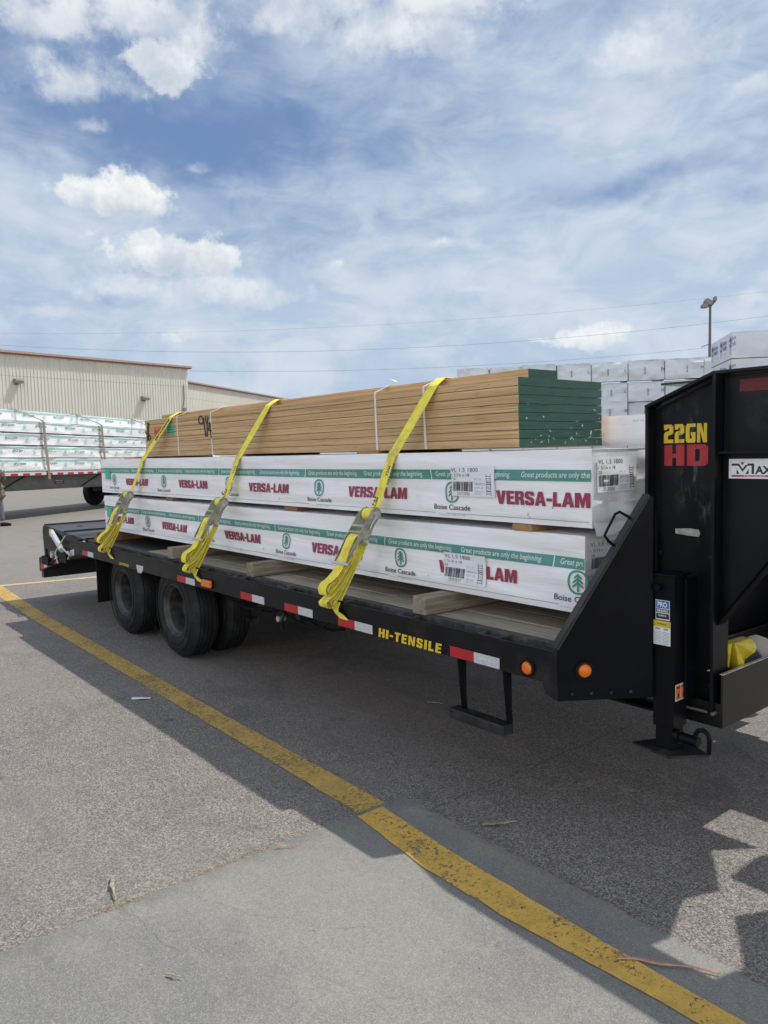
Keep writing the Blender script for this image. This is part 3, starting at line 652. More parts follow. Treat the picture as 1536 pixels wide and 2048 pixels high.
BF = {'V': (1, [[(0, 1), (.37, 1), (.5, .36), (.63, 1), (1, 1), (.70, 0), (.30, 0)]]), 'E': (.78, [[(0, 0), (0, 1), (1, 1), (1, .79), (.44, .79), (.44, .61), (.93, .61), (.93, .41), (.44, .41), (.44, .21), (1, .21), (1, 0)]]),
      'L': (.74, [[(0, 0), (0, 1), (.46, 1), (.46, .23), (1, .23), (1, 0)]]), 'H': (.95, [[(0, 0), (0, 1), (.36, 1), (.36, .61), (.64, .61), (.64, 1), (1, 1), (1, 0), (.64, 0), (.64, .39), (.36, .39), (.36, 0)]]),
      'I': (.36, [[(0, 0), (0, 1), (1, 1), (1, 0)]]), 'T': (.85, [[(0, 1), (1, 1), (1, .79), (.71, .79), (.71, 0), (.29, 0), (.29, .79), (0, .79)]]),
      'N': (.95, [[(0, 0), (0, 1), (.36, 1), (.67, .44), (.67, 1), (1, 1), (1, 0), (.66, 0), (.33, .58), (.33, 0)]]), '-': (.5, [[(0, .34), (0, .55), (1, .55), (1, .34)]]),
      'M': (1.22, [[(0, 0), (0, 1), (.37, 1), (.5, .46), (.63, 1), (1, 1), (1, 0), (.72, 0), (.72, .64), (.57, 0), (.43, 0), (.28, .64), (.28, 0)]]),
      'A': (1.02, [[(0, 0), (.31, 1), (.5, 1), (.5, .74), (.425, .39), (.5, .39), (.5, .20), (.375, .20), (.33, 0)], [(1, 0), (.67, 0), (.625, .20), (.5, .20), (.5, .39), (.575, .39), (.5, .74), (.5, 1), (.69, 1)]]),
      'R': (.92, [[(0, 0), (0, 1), (.38, 1), (.38, 0)], [(.38, 1), (.78, 1), (.96, .88), (.96, .70), (.6, .70), (.6, .80), (.38, .80)], [(.96, .70), (.96, .58), (.82, .48), (.94, .38), (1, 0), (.61, 0), (.57, .37), (.38, .39), (.38, .58), (.6, .58), (.6, .70)]]),
      'S': (.86, [[(1, .68), (1, .86), (.85, 1), (.15, 1), (0, .86), (0, .58), (.12, .47), (.62, .34), (.62, .21), (.38, .21), (.38, .33), (0, .33), (0, .14), (.15, 0), (.85, 0), (1, .14), (1, .42), (.88, .54), (.38, .66), (.38, .80), (.62, .80), (.62, .68)]])}
def btext(mb, word, o, w_, h_, m=0, surf=None, shear=0., gap=.10, keep=None):
    o = Vector(o); tot_ = sum(BF[c][0] for c in word) + gap * (len(word) - 1); k = w_ / tot_; x = 0.
    for c in word:
        cw = BF[c][0]
        for P in BF[c][1]:
            V = [Vector((o.x + (x + p[0] * cw) * k + p[1] * h_ * shear, o.y, o.z + p[1] * h_)) for p in P]
            if keep and not all(keep[0] < v_.x < keep[1] for v_ in V): continue
            if surf: V = [surf(v_) for v_ in V]
            mb.add(V, [tuple(range(len(V)))[::-1]], m)
        x += cw + gap
a = MB(); btext(a, 'HI-TENSILE', (-3.266, YN - .0015, .692), .500, .050, 0, None, .16, .22); a.build('yellow_lettering', M['yellow_let'], TR)
a = MB(); text(a, 'BigTex', (-2.50, YN - .0030, .712), (1, 0, 0), (0, 0, 1), w=.085, h=.016, bold=.02); a.build('tape_lettering', M['print_white'], TR)
a = MB(); text(a, 'LOW PROFILE', (-7.19, YN - .0015, .700), (1, 0, 0), (0, 0, 1), w=.24, h=.026, bold=.03); a.build('small_lettering', M['yellow_let'], TR)
a = MB(); a.prism([(-6.77, YN - .0012, .742), (-6.60, YN - .0012, .742), (-6.62, YN - .0012, .70), (-6.66, YN - .0012, .672), (-6.74, YN - .0012, .675)], (0, .0008, 0)); a.build('white_decal', M['white_tape'], TR)
# marker lights
def marker(c, n_, rect=False):
    a = MB(); n_ = Vector(n_).normalized(); c = Vector(c)
    e = part_empty('marker_light', TR, c)
    if rect:
        a.box(c.x - .075, c.x + .075, c.y - .03, c.y, c.z - .028, c.z + .028); a.build('lens', M['amber'], e, bevel=.010)
        b_ = MB(); b_.box(c.x - .08, c.x + .08, c.y - .008, c.y, c.z - .033, c.z + .033); b_.build('gasket', M['rubber'], e)
    else:
        q = n_.to_track_quat('Y', 'Z').to_matrix()
        a.lathe([(.0, .030), (.008, .030), (.014, .026), (.017, .018), (.018, 0)], (0, 0, 0), 'y', 28); a.v = [q @ v_ + c for v_ in a.v]; a.build('lens', M['amber'], e, smooth=True, fix=True)
        b_ = MB(); b_.lathe([(-.004, .032), (.012, .031), (.016, .034), (.012, .041), (-.004, .043)], (0, 0, 0), 'y', 28); b_.v = [q @ v_ + c for v_ in b_.v]; b_.build('gasket', M['rubber'], e, smooth=True, fix=True)
marker((-5.33, YN, .742), (0, -1, 0), True)
marker((-2.205, YN, .737), (0, -1, 0))
# side step
a = MB()
for x in (-2.655, -2.36):
    a.prism([(x, YN + .004, .69), (x + .012, YN + .004, .69), (x + .012, YN + .03, .42), (x, YN + .03, .42)], (0, .03, 0))
    a.prism([(x, YN + .002, .69), (x, YN + .055, .69), (x, YN + .055, .40), (x, YN + .03, .40)], (.01, 0, 0))
split_build(a, 'step_bracket', M['black'], TR, bevel=.001)
a = MB(); a.box(-2.705, -2.345, YN - .012, YN + .058, .385, .435); a.build('step_tread', M['steel_dark'], TR, bevel=.004)
# front corner, diagonal wing plate
C0 = Vector((XF, YN, 0)); C1 = Vector((-1.80, 2.915, 0)); dd = (C1 - C0).normalized(); nn = Vector((dd.y, -dd.x, 0))
a = MB()
a.prism([C0 + Vector((0, 0, .623)), C1 + Vector((0, 0, .623)), C1 + Vector((0, 0, 1.49)), C1 - dd * .012 + Vector((0, 0, 1.49)), C0 + Vector((0, 0, .847))], -nn * .010)
a.build('wing_plate', M['black'], TR, bevel=.001)
a = MB(); p0 = C0 + Vector((0, 0, .850)); p1 = C1 - dd * .012 + Vector((0, 0, 1.495)); e = -nn * .062
a.prism([p0, p1, p1 + e, p0 + e], Vector((-dd.x * .6, -dd.y * .6, .35)).normalized() * .010); a.build('wing_flange', M['steel_dark'], TR, bevel=.0015)
a = MB(); a.prism([(XF, YN, .623), (XF, YN, .69), (XF - .085, YN, .69), (XF - .065, YN, .64)], (0, .012, 0)); a.box(XF - .07, XF, YN - .004, YN - .001, .69, .836)
a.build('corner_plate', M['black_side'], TR, bevel=.001)
marker((C0.x + dd.x * .115 + nn.x * .002, C0.y + dd.y * .115 + nn.y * .002, .755), (nn.x, nn.y, 0))
# grab handle on wing
def on(k, z, o=0.): return C0 + dd * k + Vector((0, 0, z)) - nn * .03 + Vector((-dd.x * o, -dd.y * o, o * .55))
hp = [on(.265, 1.275), on(.262, 1.285, .03), on(.264, 1.30, .05), on(.312, 1.388, .052), on(.324, 1.402, .044), on(.334, 1.395, .02), on(.338, 1.385)]
a = MB(); a.tube(hp, .0065, 8); a.build('grab_handle', M['black'], TR, smooth=True)
# faint decals mirrored on the wing plate
# gooseneck upright: vertical beam, web set back between two flanges
YW0, YW1 = 3.08, 3.21; YW = 3.145
def neck(y0, y1, yw, s=1):
    a = MB()
    a.box(-1.945, -1.930, y0, y1, .55, 1.868); a.box(-1.634, -1.620, y0, y1, .56, 1.990)                       # flanges
    a.prism([(-1.945, y0, 1.868), (-1.634, y0, 1.990), (-1.634, y0, 2.004), (-1.950, y0, 1.881)], (0, y1 - y0, 0))
    a.box(-1.934, -1.63, y0, y1, .545, .557)
    a.build('neck_flange', M['black_side'], TR, bevel=.0015)
    a = MB(); a.prism([(-1.931, yw, .557), (-1.633, yw, .557), (-1.633, yw, 1.988), (-1.931, yw, 1.87)], (0, .008, 0)); a.build('neck_web', M['black_side'], TR)
    a = MB(); a.prism([(-1.634, y0, 1.992), (1.6, y0, 1.992), (1.6, y0, 2.005), (-1.634, y0, 2.005)], (0, y1 - y0, 0))
    a.prism([(-1.62, y0 + .02, 1.662), (1.6, y0 + .02, 1.662), (1.6, y0 + .02, 1.672), (-1.62, y0 + .02, 1.672)], (0, y1 - y0 - .04, 0)); a.build('gooseneck_flange', M['black_side'], TR, bevel=.0015)
    a = MB(); a.prism([(-1.619, yw + .002, .95), (-1.10, yw + .002, 1.68), (1.6, yw + .002, 1.68), (1.6, yw + .002, 1.99), (-1.619, yw + .002, 1.99)], (0, .008, 0)); a.build('gooseneck_web', M['black_side'], TR)
    a = MB(); a.prism([(-1.619, y0 + .03, .935), (-1.08, y0 + .03, 1.66), (-1.088, y0 + .03, 1.668), (-1.619, y0 + .03, .952)], (0, y1 - y0 - .06, 0)); a.build('gusset_edge', flat('dark_edge_paint', (.002, .002, .003), .6, spec=.05), TR)  # gusset edge in an even, dustless black, darker than the flanges
    if s == 1:
        a = MB(); P = [Vector((-1.614, yw + .001, z)) for z in [.98 + i * .012 for i in range(84)]]; a.tube(P, [.0035 + .0022 * random.random() for _ in P], 6); a.build('weld_bead', M['black'], TR, smooth=True)
neck(YW0, YW1, YW); neck(4.55, 4.68, 4.61, 0)
a = MB(); a.box(-1.95, -1.93, 3.21, 4.55, .56, 1.03); a.build('headboard_plate', M['black'], TR)
a = MB(); a.prism([(-1.95, 3.215, 1.975), (-.955, 3.215, 1.975), (-.90, 3.45, 1.975), (-.99, 3.70, 1.975), (-.93, 3.86, 1.975), (-1.10, 4.12, 1.975), (-.98, 4.28, 1.975), (-1.95, 4.28, 1.975)], (0, 0, .01)); a.build('neck_shade_plate', M['tread'], TR)  # added unseen plate, its ragged edge shapes the shade on the ground
a = MB(); a.prism([(-.74, 3.215, 1.975), (1.6, 3.215, 1.975), (1.6, 3.96, 1.975), (-.70, 3.96, 1.975), (-.82, 3.75, 1.975), (-.66, 3.5, 1.975)], (0, 0, .01)); a.build('neck_shade_plate', M['tread'], TR)  # second added plate, the gap between them lets a sunlit patch through
a = MB(); a.box(-.955, 1.6, 3.97, 4.20, 1.86, 1.97); a.build('neck_shade_bar', M['black'], TR)  # added unseen bar, casts the shade band across the sunlit patches
a = MB(); a.tube([(-1.94, 3.21, 1.09), (-1.94, 4.55, 1.09)], .02, 8); a.build('cross_rail', M['grey_steel'], TR, smooth=True)
a = MB()
for x in (-.58, .6): a.box(x, x + .08, 3.22, 4.54, 1.80, 1.9)  # unseen; the rear crossmember is placed for the shadow it casts
split_build(a, 'neck_crossmember', M['black'], TR)
# slot with clear strap end, lettering, decals on the neck
a = MB()
a.add([(-1.832, YW - .002, 1.312), (-1.77, YW - .002, 1.306), (-1.722, YW - .002, 1.304), (-1.716, YW - .002, 1.318), (-1.722, YW - .002, 1.334), (-1.76, YW - .002, 1.338), (-1.832, YW - .002, 1.333)], [tuple(range(7))]); a.build('bright_slot', M['steel'], TR)
# block letters: strokes as polygons on a 0..1 grid
def blk(mb, ch, o, w_, h_, m=0):
    S = {'2': [[(0, 1), (.8, 1), (1, .88), (1, .55), (.85, .46), (.42, .40), (.42, .2), (1, .2), (1, 0), (0, 0), (0, .50), (.15, .6), (.58, .66), (.58, .8), (.35, .8), (.35, .72), (0, .72)]],
         'G': [[(.15, 1), (1, 1), (1, .82), (.45, .82), (.40, .75), (.40, .22), (.62, .22), (.62, .38), (.52, .38), (.52, .55), (1, .55), (1, .1), (.92, 0), (.15, 0), (0, .12), (0, .88)]],
         'N': [[(0, 0), (0, 1), (.42, 1), (.68, .45), (.68, 1), (1, 1), (1, 0), (.62, 0), (.32, .6), (.32, 0)]],
         'H': [[(0, 0), (0, 1), (.4, 1), (.4, .58), (.6, .58), (.6, 1), (1, 1), (1, 0), (.6, 0), (.6, .38), (.4, .38), (.4, 0)]],
         'D': [[(0, 0), (0, 1), (.52, 1), (.52, .8), (.4, .76), (.4, .2), (.52, .2), (.52, 0)], [(.52, 1), (.85, 1), (1, .88), (1, .12), (.85, 0), (.52, 0), (.52, .2), (.62, .26), (.62, .72), (.52, .8)]]}[ch]
    for P in S:
        V = [Vector((o[0] + p[0] * w_, o[1], o[2] + p[1] * h_)) for p in P]; mb.prism(V, (0, .0006, 0), m)
a = MB()
for i, ch in enumerate('22GN'): blk(a, ch, (-1.890 + i * .052, YW - .0016, 1.712), .045, .082)
a.build('yellow_numerals', M['yellow_let'], TR)
a = MB(); blk(a, 'H', (-1.887, YW - .0016, 1.612), .095, .092); blk(a, 'D', (-1.780, YW - .0016, 1.612), .097, .092); a.build('red_letters', M['red_let'], TR)
a = MB(); a.box(-1.55, -1.2, YW - .0012, YW + .001, 1.915, 1.965); a.build('red_decal', M['red_faded'], TR)
# dealer sign with M emblem
SG = part_empty('dealer_sign', TR, (-1.45, YW, 1.6)); X0 = -1.592
a = MB(); a.box(X0, X0 + .40, YW - .0012, YW + .001, 1.559, 1.640); a.build('sign_panel', M['label'], SG)
y = YW - .0018; a = MB()
def gp(P, m=0): a.prism([(X0 + p[0], y, 1.559 + p[1]) for p in P], (0, .0004, 0), m)
gp([(.012, .062), (.042, .062), (.058, .040), (.070, .056), (.078, .056), (.078, .062), (.105, .062), (.105, .019), (.095, .019), (.095, .053), (.078, .053), (.058, .028), (.039, .053), (.012, .053)])
gp([(.033, .019), (.033, .040), (.045, .019)]); gp([(.070, .019), (.083, .040), (.083, .019)])
gp([(.048, .068), (.066, .068), (.057, .054)], 1)
a.box(X0 + .012, X0 + .38, y, y + .0004, 1.566, 1.5735, 1)
text(a, 'AXX', (X0 + .109, y, 1.578), (1, 0, 0), (0, 0, 1), h=.033, w=.10, m=0, bold=.04)
text(a, 'TRAILER SALES & TRUCK', (X0 + .06, y - .0006, 1.5675), (1, 0, 0), (0, 0, 1), w=.28, h=.0045, m=2, bold=.01)
a.build('sign_lettering', [M['print_black'], M['red_tape'], M['label']], SG)
# scuffs: chalky wipe marks on the neck web
m, t, b = newmat('chalky_scuff'); o = t.obj(); s1 = t.noise(t.scale(o, (16, 1, 5)), 1.6, 7, .7); x, yq, z = t.xyz(t.new('ShaderNodeNewGeometry').outputs['Position'])
t.put(b.inputs['Base Color'], (.25, .235, .21)); b.inputs['Roughness'].default_value = .9
mk = t.m('MULTIPLY', t.ss(s1, .5, .72, 0, .38), t.m('MULTIPLY', t.ss(z, 1.15, 1.5), t.ss(z, 1.93, 1.82)))
mk = t.m('MULTIPLY', mk, t.ss(t.m('ABSOLUTE', t.m('ADD', t.m('ADD', x, 1.76), t.m('MULTIPLY', t.m('SUBTRACT', z, 1.6), .18))), .03, .12, 1., 0.)); t.put(b.inputs['Alpha'], mk)
a = MB(); a.add([(-1.925, YW - .0030, 1.1), (-1.64, YW - .0030, 1.1), (-1.64, YW - .0030, 1.95), (-1.925, YW - .0030, 1.85)], [(0, 1, 2, 3)]); a.build('dried_scuff', m, TR)
# front tray between the uprights
a = MB(); a.box(-1.595, -1.585, 3.10, 4.66, .497, .728); a.box(-1.90, -1.595, 3.10, 3.108, .497, .60); a.box(-1.90, -1.595, 3.11, 4.65, .497, .507); a.box(-1.90, -1.89, 3.11, 4.65, .507, .73)
a.build('tool_tray', flat('tray_paint', (.010, .011, .010), .35, 0, .3, 3, .35, .05, 30, dust=.12), TR, bevel=.001)
a = MB(); a.tube([(-1.935, 3.075, .562), (-1.80, 3.075, .562), (-1.64, 3.075, .562)], .006, 6); a.tube([(-1.616, 3.07, .560), (-1.616, 3.215, .560)], .008, 6); a.build('weld_seam', M['weld'], TR, smooth=True)
a = MB(); a.box(-1.5985, -1.5835, 3.10, 4.66, .7285, .732); a.build('tray_lip', M['steel'], TR)
for (x, z) in [(-1.90, 1.0), (-1.66, 1.0), (-1.90, .66), (-1.66, .66), (-1.90, 1.22), (-1.66, 1.22)]:
    a = MB(); a.tube([(x, YW - .001, z), (x, YW - .010, z)], .008, 6); a.build('bolt', M['steel_dark'], TR)
for k in range(4):
    c = C0 + dd * (.06 + k * .085) + Vector((0, 0, .655)) - nn * -.0; a = MB(); a.tube([c + nn * .0005, c + nn * .007], .0075, 6); a.build('bolt', M['steel_dark'], TR)
a = MB(); P = [C0 + dd * (.395 * i / 40) + nn * .003 + Vector((0, 0, .856 + .64 * i / 40 - .008)) for i in range(41)]; a.tube(P, [.003 + .002 * random.random() for _ in P], 6); a.build('weld_seam', M['steel_dark'], TR, smooth=True)
a = MB(); P = [Vector((-1.928 + .29 * i / 30, YW - .004, 1.874 + .116 * i / 30 - .006)) for i in range(31)]; a.tube(P, [.003 + .002 * random.random() for _ in P], 6); a.build('weld_seam', M['steel_dark'], TR, smooth=True)
for yy, sag, z in ((2.80, .07, .62), (2.95, .10, .60)):
    a = MB(); P = [Vector((-5.6 + .115 * i, yy + .01 * math.sin(i), z - sag * abs(math.sin(i * .42)))) for i in range(14)]; a.tube(P, .009, 6); a.build('brake_hose', M['rubber'], TR, smooth=True)
for x in (-6.14, -7.31):
    for yy in (3.14, 4.62):
        a = MB()
        for q in range(4): a.ribbon([Vector((x - (.48 - q * .09) + (.96 - q * .18) * i / 10, yy, .345 - q * .012 + .09 * ((i - 5) / 5) ** 2 * (1 - q * .19) ** 2)) for i in range(11)], (0, .06, 0), .010)
        a.build('leaf_spring', M['steel_dark'], TR)
# landing jack
JK = part_empty('landing_jack', TR, (-1.76, 2.98, .4)); jx0, jx1, jy0, jy1 = -1.808, -1.712, 2.93, 3.035
a = MB(); a.box(jx0, jx1, jy0, jy1, .50, 1.150); a.box(jx0 - .004, jx1 + .006, jy0 - .004, jy1 + .02, 1.150, 1.162); a.box(jx0 + .008, jx1 - .008, jy0 + .008, jy1 - .008, .40, .5)
a.box(jx1, jx1 + .012, jy1 - .03, jy1 + .06, .62, 1.14); a.build('jack_tube', M['black'], JK, bevel=.003)
a = MB(); a.prism([(-1.90, 2.915, .392), (-1.70, 2.875, .392), (-1.60, 3.02, .392), (-1.80, 3.12, .392)], (0, 0, .010)); a.build('jack_foot', M['steel_dark'], JK, bevel=.001)
a = MB(); a.tube([(jx1 - .01, 2.955, .470), (jx1 + .10, 2.955, .468)], .022, 14); a.tube([(jx1 + .0, 2.955, .470), (jx1 + .02, 2.955, .470)], .030, 14); a.build('jack_pin', M['black'], JK, smooth=True)
hk = [(jx1 + .08, 2.955, .475)] + [(jx1 + .125 + .03 * math.cos(t_), 2.94, .500 + .03 * math.sin(t_)) for t_ in [math.pi * (1 - i / 8) for i in range(9)]] + [(jx1 + .155, 2.94, .47), (jx1 + .153, 2.94, .438)]
a = MB(); a.tube(hk, .0095, 10); a.build('jack_hook', M['black'], JK, smooth=True)
a = MB(); a.tube([(jx0 + .005, 2.985, 1.105), (jx0 - .028, 2.985, 1.105)], .020, 12); a.tube([(jx0 - .02, 2.985, 1.105), (jx0 - .02, 2.985, 1.42)], .005, 8); a.tube([(jx0 + .03, 2.925, 1.105), (jx0 + .03, 2.905, 1.105)], .016, 12); a.build('jack_crank', M['black'], JK, smooth=True)
y = jy0 - .0012; a = MB(); a.box(-1.796, -1.731, y, y + .001, .965, 1.050, 0); a.box(-1.7935, -1.7335, y - .0004, y, 1.0155, 1.0475, 1); a.box(-1.7935, -1.7335, y - .0004, y, .997, 1.0125, 2); a.box(-1.7935, -1.7335, y - .0004, y, .970, .993, 2)
text(a, 'PRO', (-1.787, y - .001, 1.020), (1, 0, 0), (0, 0, 1), w=.045, h=.023, m=0, bold=.03); text(a, 'SERIES', (-1.789, y - .001, 1.000), (1, 0, 0), (0, 0, 1), w=.051, h=.009, m=0, bold=.03); text(a, '12,000 lb.', (-1.784, y - .001, .979), (1, 0, 0), (0, 0, 1), w=.04, h=.009, m=0, bold=.02)
a.build('jack_sticker', [M['label'], M['sticker_blue'], M['print_black']], JK)
a = MB(); a.box(-1.806, -1.727, y, y + .001, .857, .961, 0); a.box(-1.806, -1.727, y - .0004, y, .934, .961, 1); text(a, 'WARNING', (-1.79, y - .001, .944), (1, 0, 0), (0, 0, 1), w=.045, h=.007, m=2, bold=.02)
for i in range(9): a.box(-1.801, -1.769, y - .0004, y, .862 + i * .0062, .864 + i * .0062, 3); a.box(-1.764, -1.732, y - .0004, y, .862 + i * .0062, .864 + i * .0062, 3)
a.box(-1.797, -1.775, y - .0004, y, .922, .930, 3); a.box(-1.758, -1.738, y - .0004, y, .922, .930, 3); a.build('caution_label', [M['label'], M['sticker_yellow'], M['print_black'], M['print_grey']], JK)
a = MB(); x = jx1 + .0012; a.box(x - .001, x, 2.945, 3.028, .620, .690, 0)
for q in (2.948, 2.988): a.box(x, x + .0004, q, q + .037, .623, .687, 1); a.box(x + .0004, x + .0008, q + .012, q + .025, .632, .65, 2); a.box(x + .0004, x + .0008, q + .006, q + .031, .672, .680, 2)
a.build('orange_label', [M['label'], M['sticker_orange'], M['print_black']], JK)
# things in the tray
def fan(c, r, a0, a1, tilt, h=.09):
    g = MB(); c = Vector(c); P = []
    for i in range(11):
        an = a0 + (a1 - a0) * i / 10; P.append(c + Vector((.02 * math.sin(i), math.cos(an) * r, math.sin(an) * r)))
    for i in range(10): g.prism([c, P[i], P[i + 1]], Vector((-h * tilt, .01, .0)))
    return g
ym = flat('yellow_plastic', (.62, .50, .03), .4, 0, .15, 20)
tag(fan((-1.64, 3.26, .72), .115, 1.5, 2.9, .3).build('corner_protector', ym, fix=True), 'upright pale yellow plastic corner protector in the front tray', 'corner protector', 'yellow corner protectors in the tray')
tag(fan((-1.62, 3.27, .83), .17, -1.25, -.05, .5).build('corner_protector', ym, fix=True), 'large folded yellow corner protector resting on the tray lip', 'corner protector', 'yellow corner protectors in the tray')
tag(fan((-1.66, 3.14, .72), .13, .1, 1.2, .5).build('corner_protector', ym, fix=True), 'yellow corner protector lying flat beside the neck upright', 'corner protector', 'yellow corner protectors in the tray')
g = MB(); g.grid(lambda u, v_: Vector((-1.87 + u * .26, 3.36 + v_ * .6, .60 + .165 * math.sin(v_ * 2.6 + .2) * (.6 + .4 * math.sin(u * 3)) + .02 * noise.noise(Vector((u * 4, v_ * 6, 2))))), 14, 20)
tag(g.build('grey_bag', flat('grey_canvas', (.10, .10, .095), .8, 0, .2, 9), smooth=True), 'slumped grey canvas bag in the front tray beside yellow protectors', 'bag')

# ------------------------------------------------------------------ wrapped bundles on the trailer
def logo(mb, c, h, m, surf, ux=(1, 0, 0)):
    """green oval ring with a three tier fir tree"""
    c = Vector(c); ux = Vector(ux); w_ = h * .94; n_ = 28
    f = lambda a, b: surf(c + ux * a + Vector((0, 0, b)))
    P, Q = [], []
    for i in range(n_):
        t_ = 2 * math.pi * i / n_; e = 2.5; cx, cz = math.cos(t_), math.sin(t_)
        k = 1 / ((abs(cx) ** e + abs(cz) ** e) ** (1 / e)); P.append(f(cx * k * w_ / 2, cz * k * h / 2)); Q.append(f(cx * k * w_ * .41, cz * k * h * .415))
    mb.add(P + Q, [(i, (i + 1) % n_, (i + 1) % n_ + n_, i + n_) for i in range(n_)], m)
    for k, (zt, s) in enumerate(((.37, .18), (.22, .23), (.06, .25))):
        zt *= h; s *= h; th = h * .09
        mb.add([f(0, zt), f(-s, zt - s * .85), f(-s, zt - s * .85 - th), f(0, zt - th * 1.35), f(s, zt - s * .85 - th), f(s, zt - s * .85)], [(0, 1, 2, 3), (0, 3, 4, 5)], m)
    mb.add([f(-.035 * h, .3 * h), f(.035 * h, .3 * h), f(.05 * h, -.38 * h), f(-.05 * h, -.38 * h)], [(0, 3, 2, 1)], m)
def barlabel(mb, o, ux, w_, h_, code, surf, big='VL 1.5 1800'):
    ux = Vector(ux); o = Vector(o); uz = Vector((0, 0, 1)); nrm = ux.cross(uz) * .0008
    s1 = lambda p: surf(p) + nrm * 2.5; s2 = lambda p: surf(p) + nrm * 4
    quad(mb, o, ux, uz, w_, h_, 4, s1, 10, 5)
    T = lambda s, u, v_, ww, hh, m=2: text(mb, s, o + ux * (u * w_) + uz * (v_ * h_), ux, uz, ww * w_, hh * h_, m, 0., 0., 1.1, s2)
    T(big, .02, .81, .62, .13); T('1 5/16 x 18', .02, .66, .42, .09); T('20', .02, .52, .08, .09); T(code, .13, .04, .30, .10)
    T('08/04/22', .55, .38, .24, .075, 3); T('QTY 20', .55, .25, .2, .075, 3); T('FP - K', .55, .55, .16, .05, 3); T('TIME 10:00', .55, .15, .18, .04, 3); T('MOBY DOCK', .55, .07, .16, .04, 3)
    x = .03; r_ = random.Random(3)
    while x < .50:
        ww = r_.choice([.006, .010, .016]); quad(mb, o + ux * (x * w_) + uz * (.17 * h_), ux, uz, ww * w_, .32 * h_, 2, s2, 1, 2); x += ww + r_.choice([.006, .008, .013])
    for q in (.82, .915): quad(mb, o + ux * (q * w_) + uz * (.05 * h_), ux, uz, .008 * w_, .70 * h_, 2, s2, 1, 3)
    z = .10
    while z < .7:
        hh = r_.choice([.008, .016, .024]); quad(mb, o + ux * (.828 * w_) + uz * (z * h_), ux, uz, .087 * w_, hh * h_, 2, s2, 1, 1); z += hh + r_.choice([.02, .035, .06])
PR = [M['print_green'], M['print_red'], M['print_black'], M['print_grey'], M['label'], M['print_white']]
def bundle(name, label, x0, x1, y0, y1, z0, z1, seed, prints=None, amp=.011, endamp=.018, group=None, cat='lumber bundle', skirt=True):
    """shrink wrapped package; front (-Y) and end (+X) faces carry folds"""
    H = z1 - z0
    def dsp(p):
        u = (p.z - z0) / H; fade = max(0, min(1, min(u, 1 - u) * 9)) * max(0, min(1, min(p.x - x0, x1 - p.x) * 12))
        d = noise.noise(Vector((p.x * .9, u * 3.2, seed))) * 1.1 + .55 * noise.noise(Vector((p.x * 2.6 + u * 2.5, u * 5, seed + 3)))
        d += .5 * noise.noise(Vector((p.x * .35, u * 1.1 + .4, seed + 7)))
        k = max(0., 1 - (x1 - p.x) / .55); sr = noise.noise(Vector(((p.x - (1 - u) * .25) * 9, u * 3 + p.x * 2, seed + 9)))
        d += .35 * k * sr + .10 * noise.noise(Vector((p.x * 1.5, u * 11, seed + 5)))
        return amp * d * fade
    surf = lambda p: Vector((p.x, p.y - dsp(p), p.z - .008 * noise.noise(Vector((p.x * .5, 1, seed))) * (1 - abs(2 * (p.z - z0) / H - 1))))
    def esurf(p):
        lab = .25 if p.y - y0 < .36 and p.z - z0 > .12 and prints else 1.
        u = (p.y - y0) / (y1 - y0); v_ = (p.z - z0) / H; fade = max(0, min(1, min(v_, 1 - v_) * 8)) * max(0, min(1, min(u, 1 - u) * 10))
        k = (v_ - .15 + u * 1.1); fan_ = abs(math.sin((math.atan2(v_ - .25, .75 - u)) * 7 + 2 * noise.noise(Vector((u * 3, v_ * 3, seed)))))
        r2 = math.hypot(v_ - .25, u - .75)
        d = fan_ * 1.0 * min(1, r2 * 1.5) + noise.noise(Vector((u * 5, v_ * 4, seed + 1)))
        return Vector((p.x + endamp * d * fade * lab - .004, p.y, p.z))
    rt = thing(name, label, cat, ((x0 + x1) / 2, (y0 + y1) / 2, z0), group)
    a = MB(); nx = max(8, int((x1 - x0) / .025))
    a.grid(lambda u, v_: surf(Vector((x0 + u * (x1 - x0), y0, z0 + v_ * H))), nx, 34)
    a.grid(lambda u, v_: esurf(Vector((x1, y0 + u * (y1 - y0), z0 + v_ * H))), 44, 26, 1)
    a.add([(x0, y0, z1), (x1, y0, z1), (x1, y1, z1), (x0, y1, z1)], [(0, 1, 2, 3)]); a.add([(x0, y0, z0), (x0, y1, z0), (x1, y1, z0), (x1, y0, z0)], [(0, 1, 2, 3)])
    a.add([(x0, y1, z0), (x0, y1, z1), (x1, y1, z1), (x1, y1, z0)], [(0, 1, 2, 3)]); a.add([(x0, y0, z0), (x0, y0, z1), (x0, y1, z1), (x0, y1, z0)], [(0, 1, 2, 3)], 1)
    a.build('wrap', [M['wrap'], M['wrap_end']], rt, smooth=True)
    if skirt:
        a = MB(); n_ = 36
        for i in range(n_):
            u0, u1 = i / n_, (i + 1) / n_
            P = []
            for u in (u0, u1):
                yy = y0 + .01 + u * (y1 - y0 - .02); dr = .012 + .028 * max(0, noise.noise(Vector((u * 4, seed, 0))) + .35) * (1 - u * .4) + .004 * noise.noise(Vector((u * 22, seed, 0))); ou = .012 + .014 * noise.noise(Vector((u * 6, seed, 4)))
                P.append((Vector((x1 - .002, yy, z0 + .03)), Vector((x1 + ou, yy + .01, z0 - dr))))
            a.add([P[0][0], P[1][0], P[1][1], P[0][1]], [(0, 3, 2, 1)])
        a.build('loose_skirt', M['wrap_end'], rt, smooth=True)
    off = Vector((0, -.0018 - .08 * amp, 0)); off2 = Vector((0, -.0028 - .18 * amp, 0))
    s1 = lambda p: surf(p) + off; s2 = lambda p: surf(p) + off2
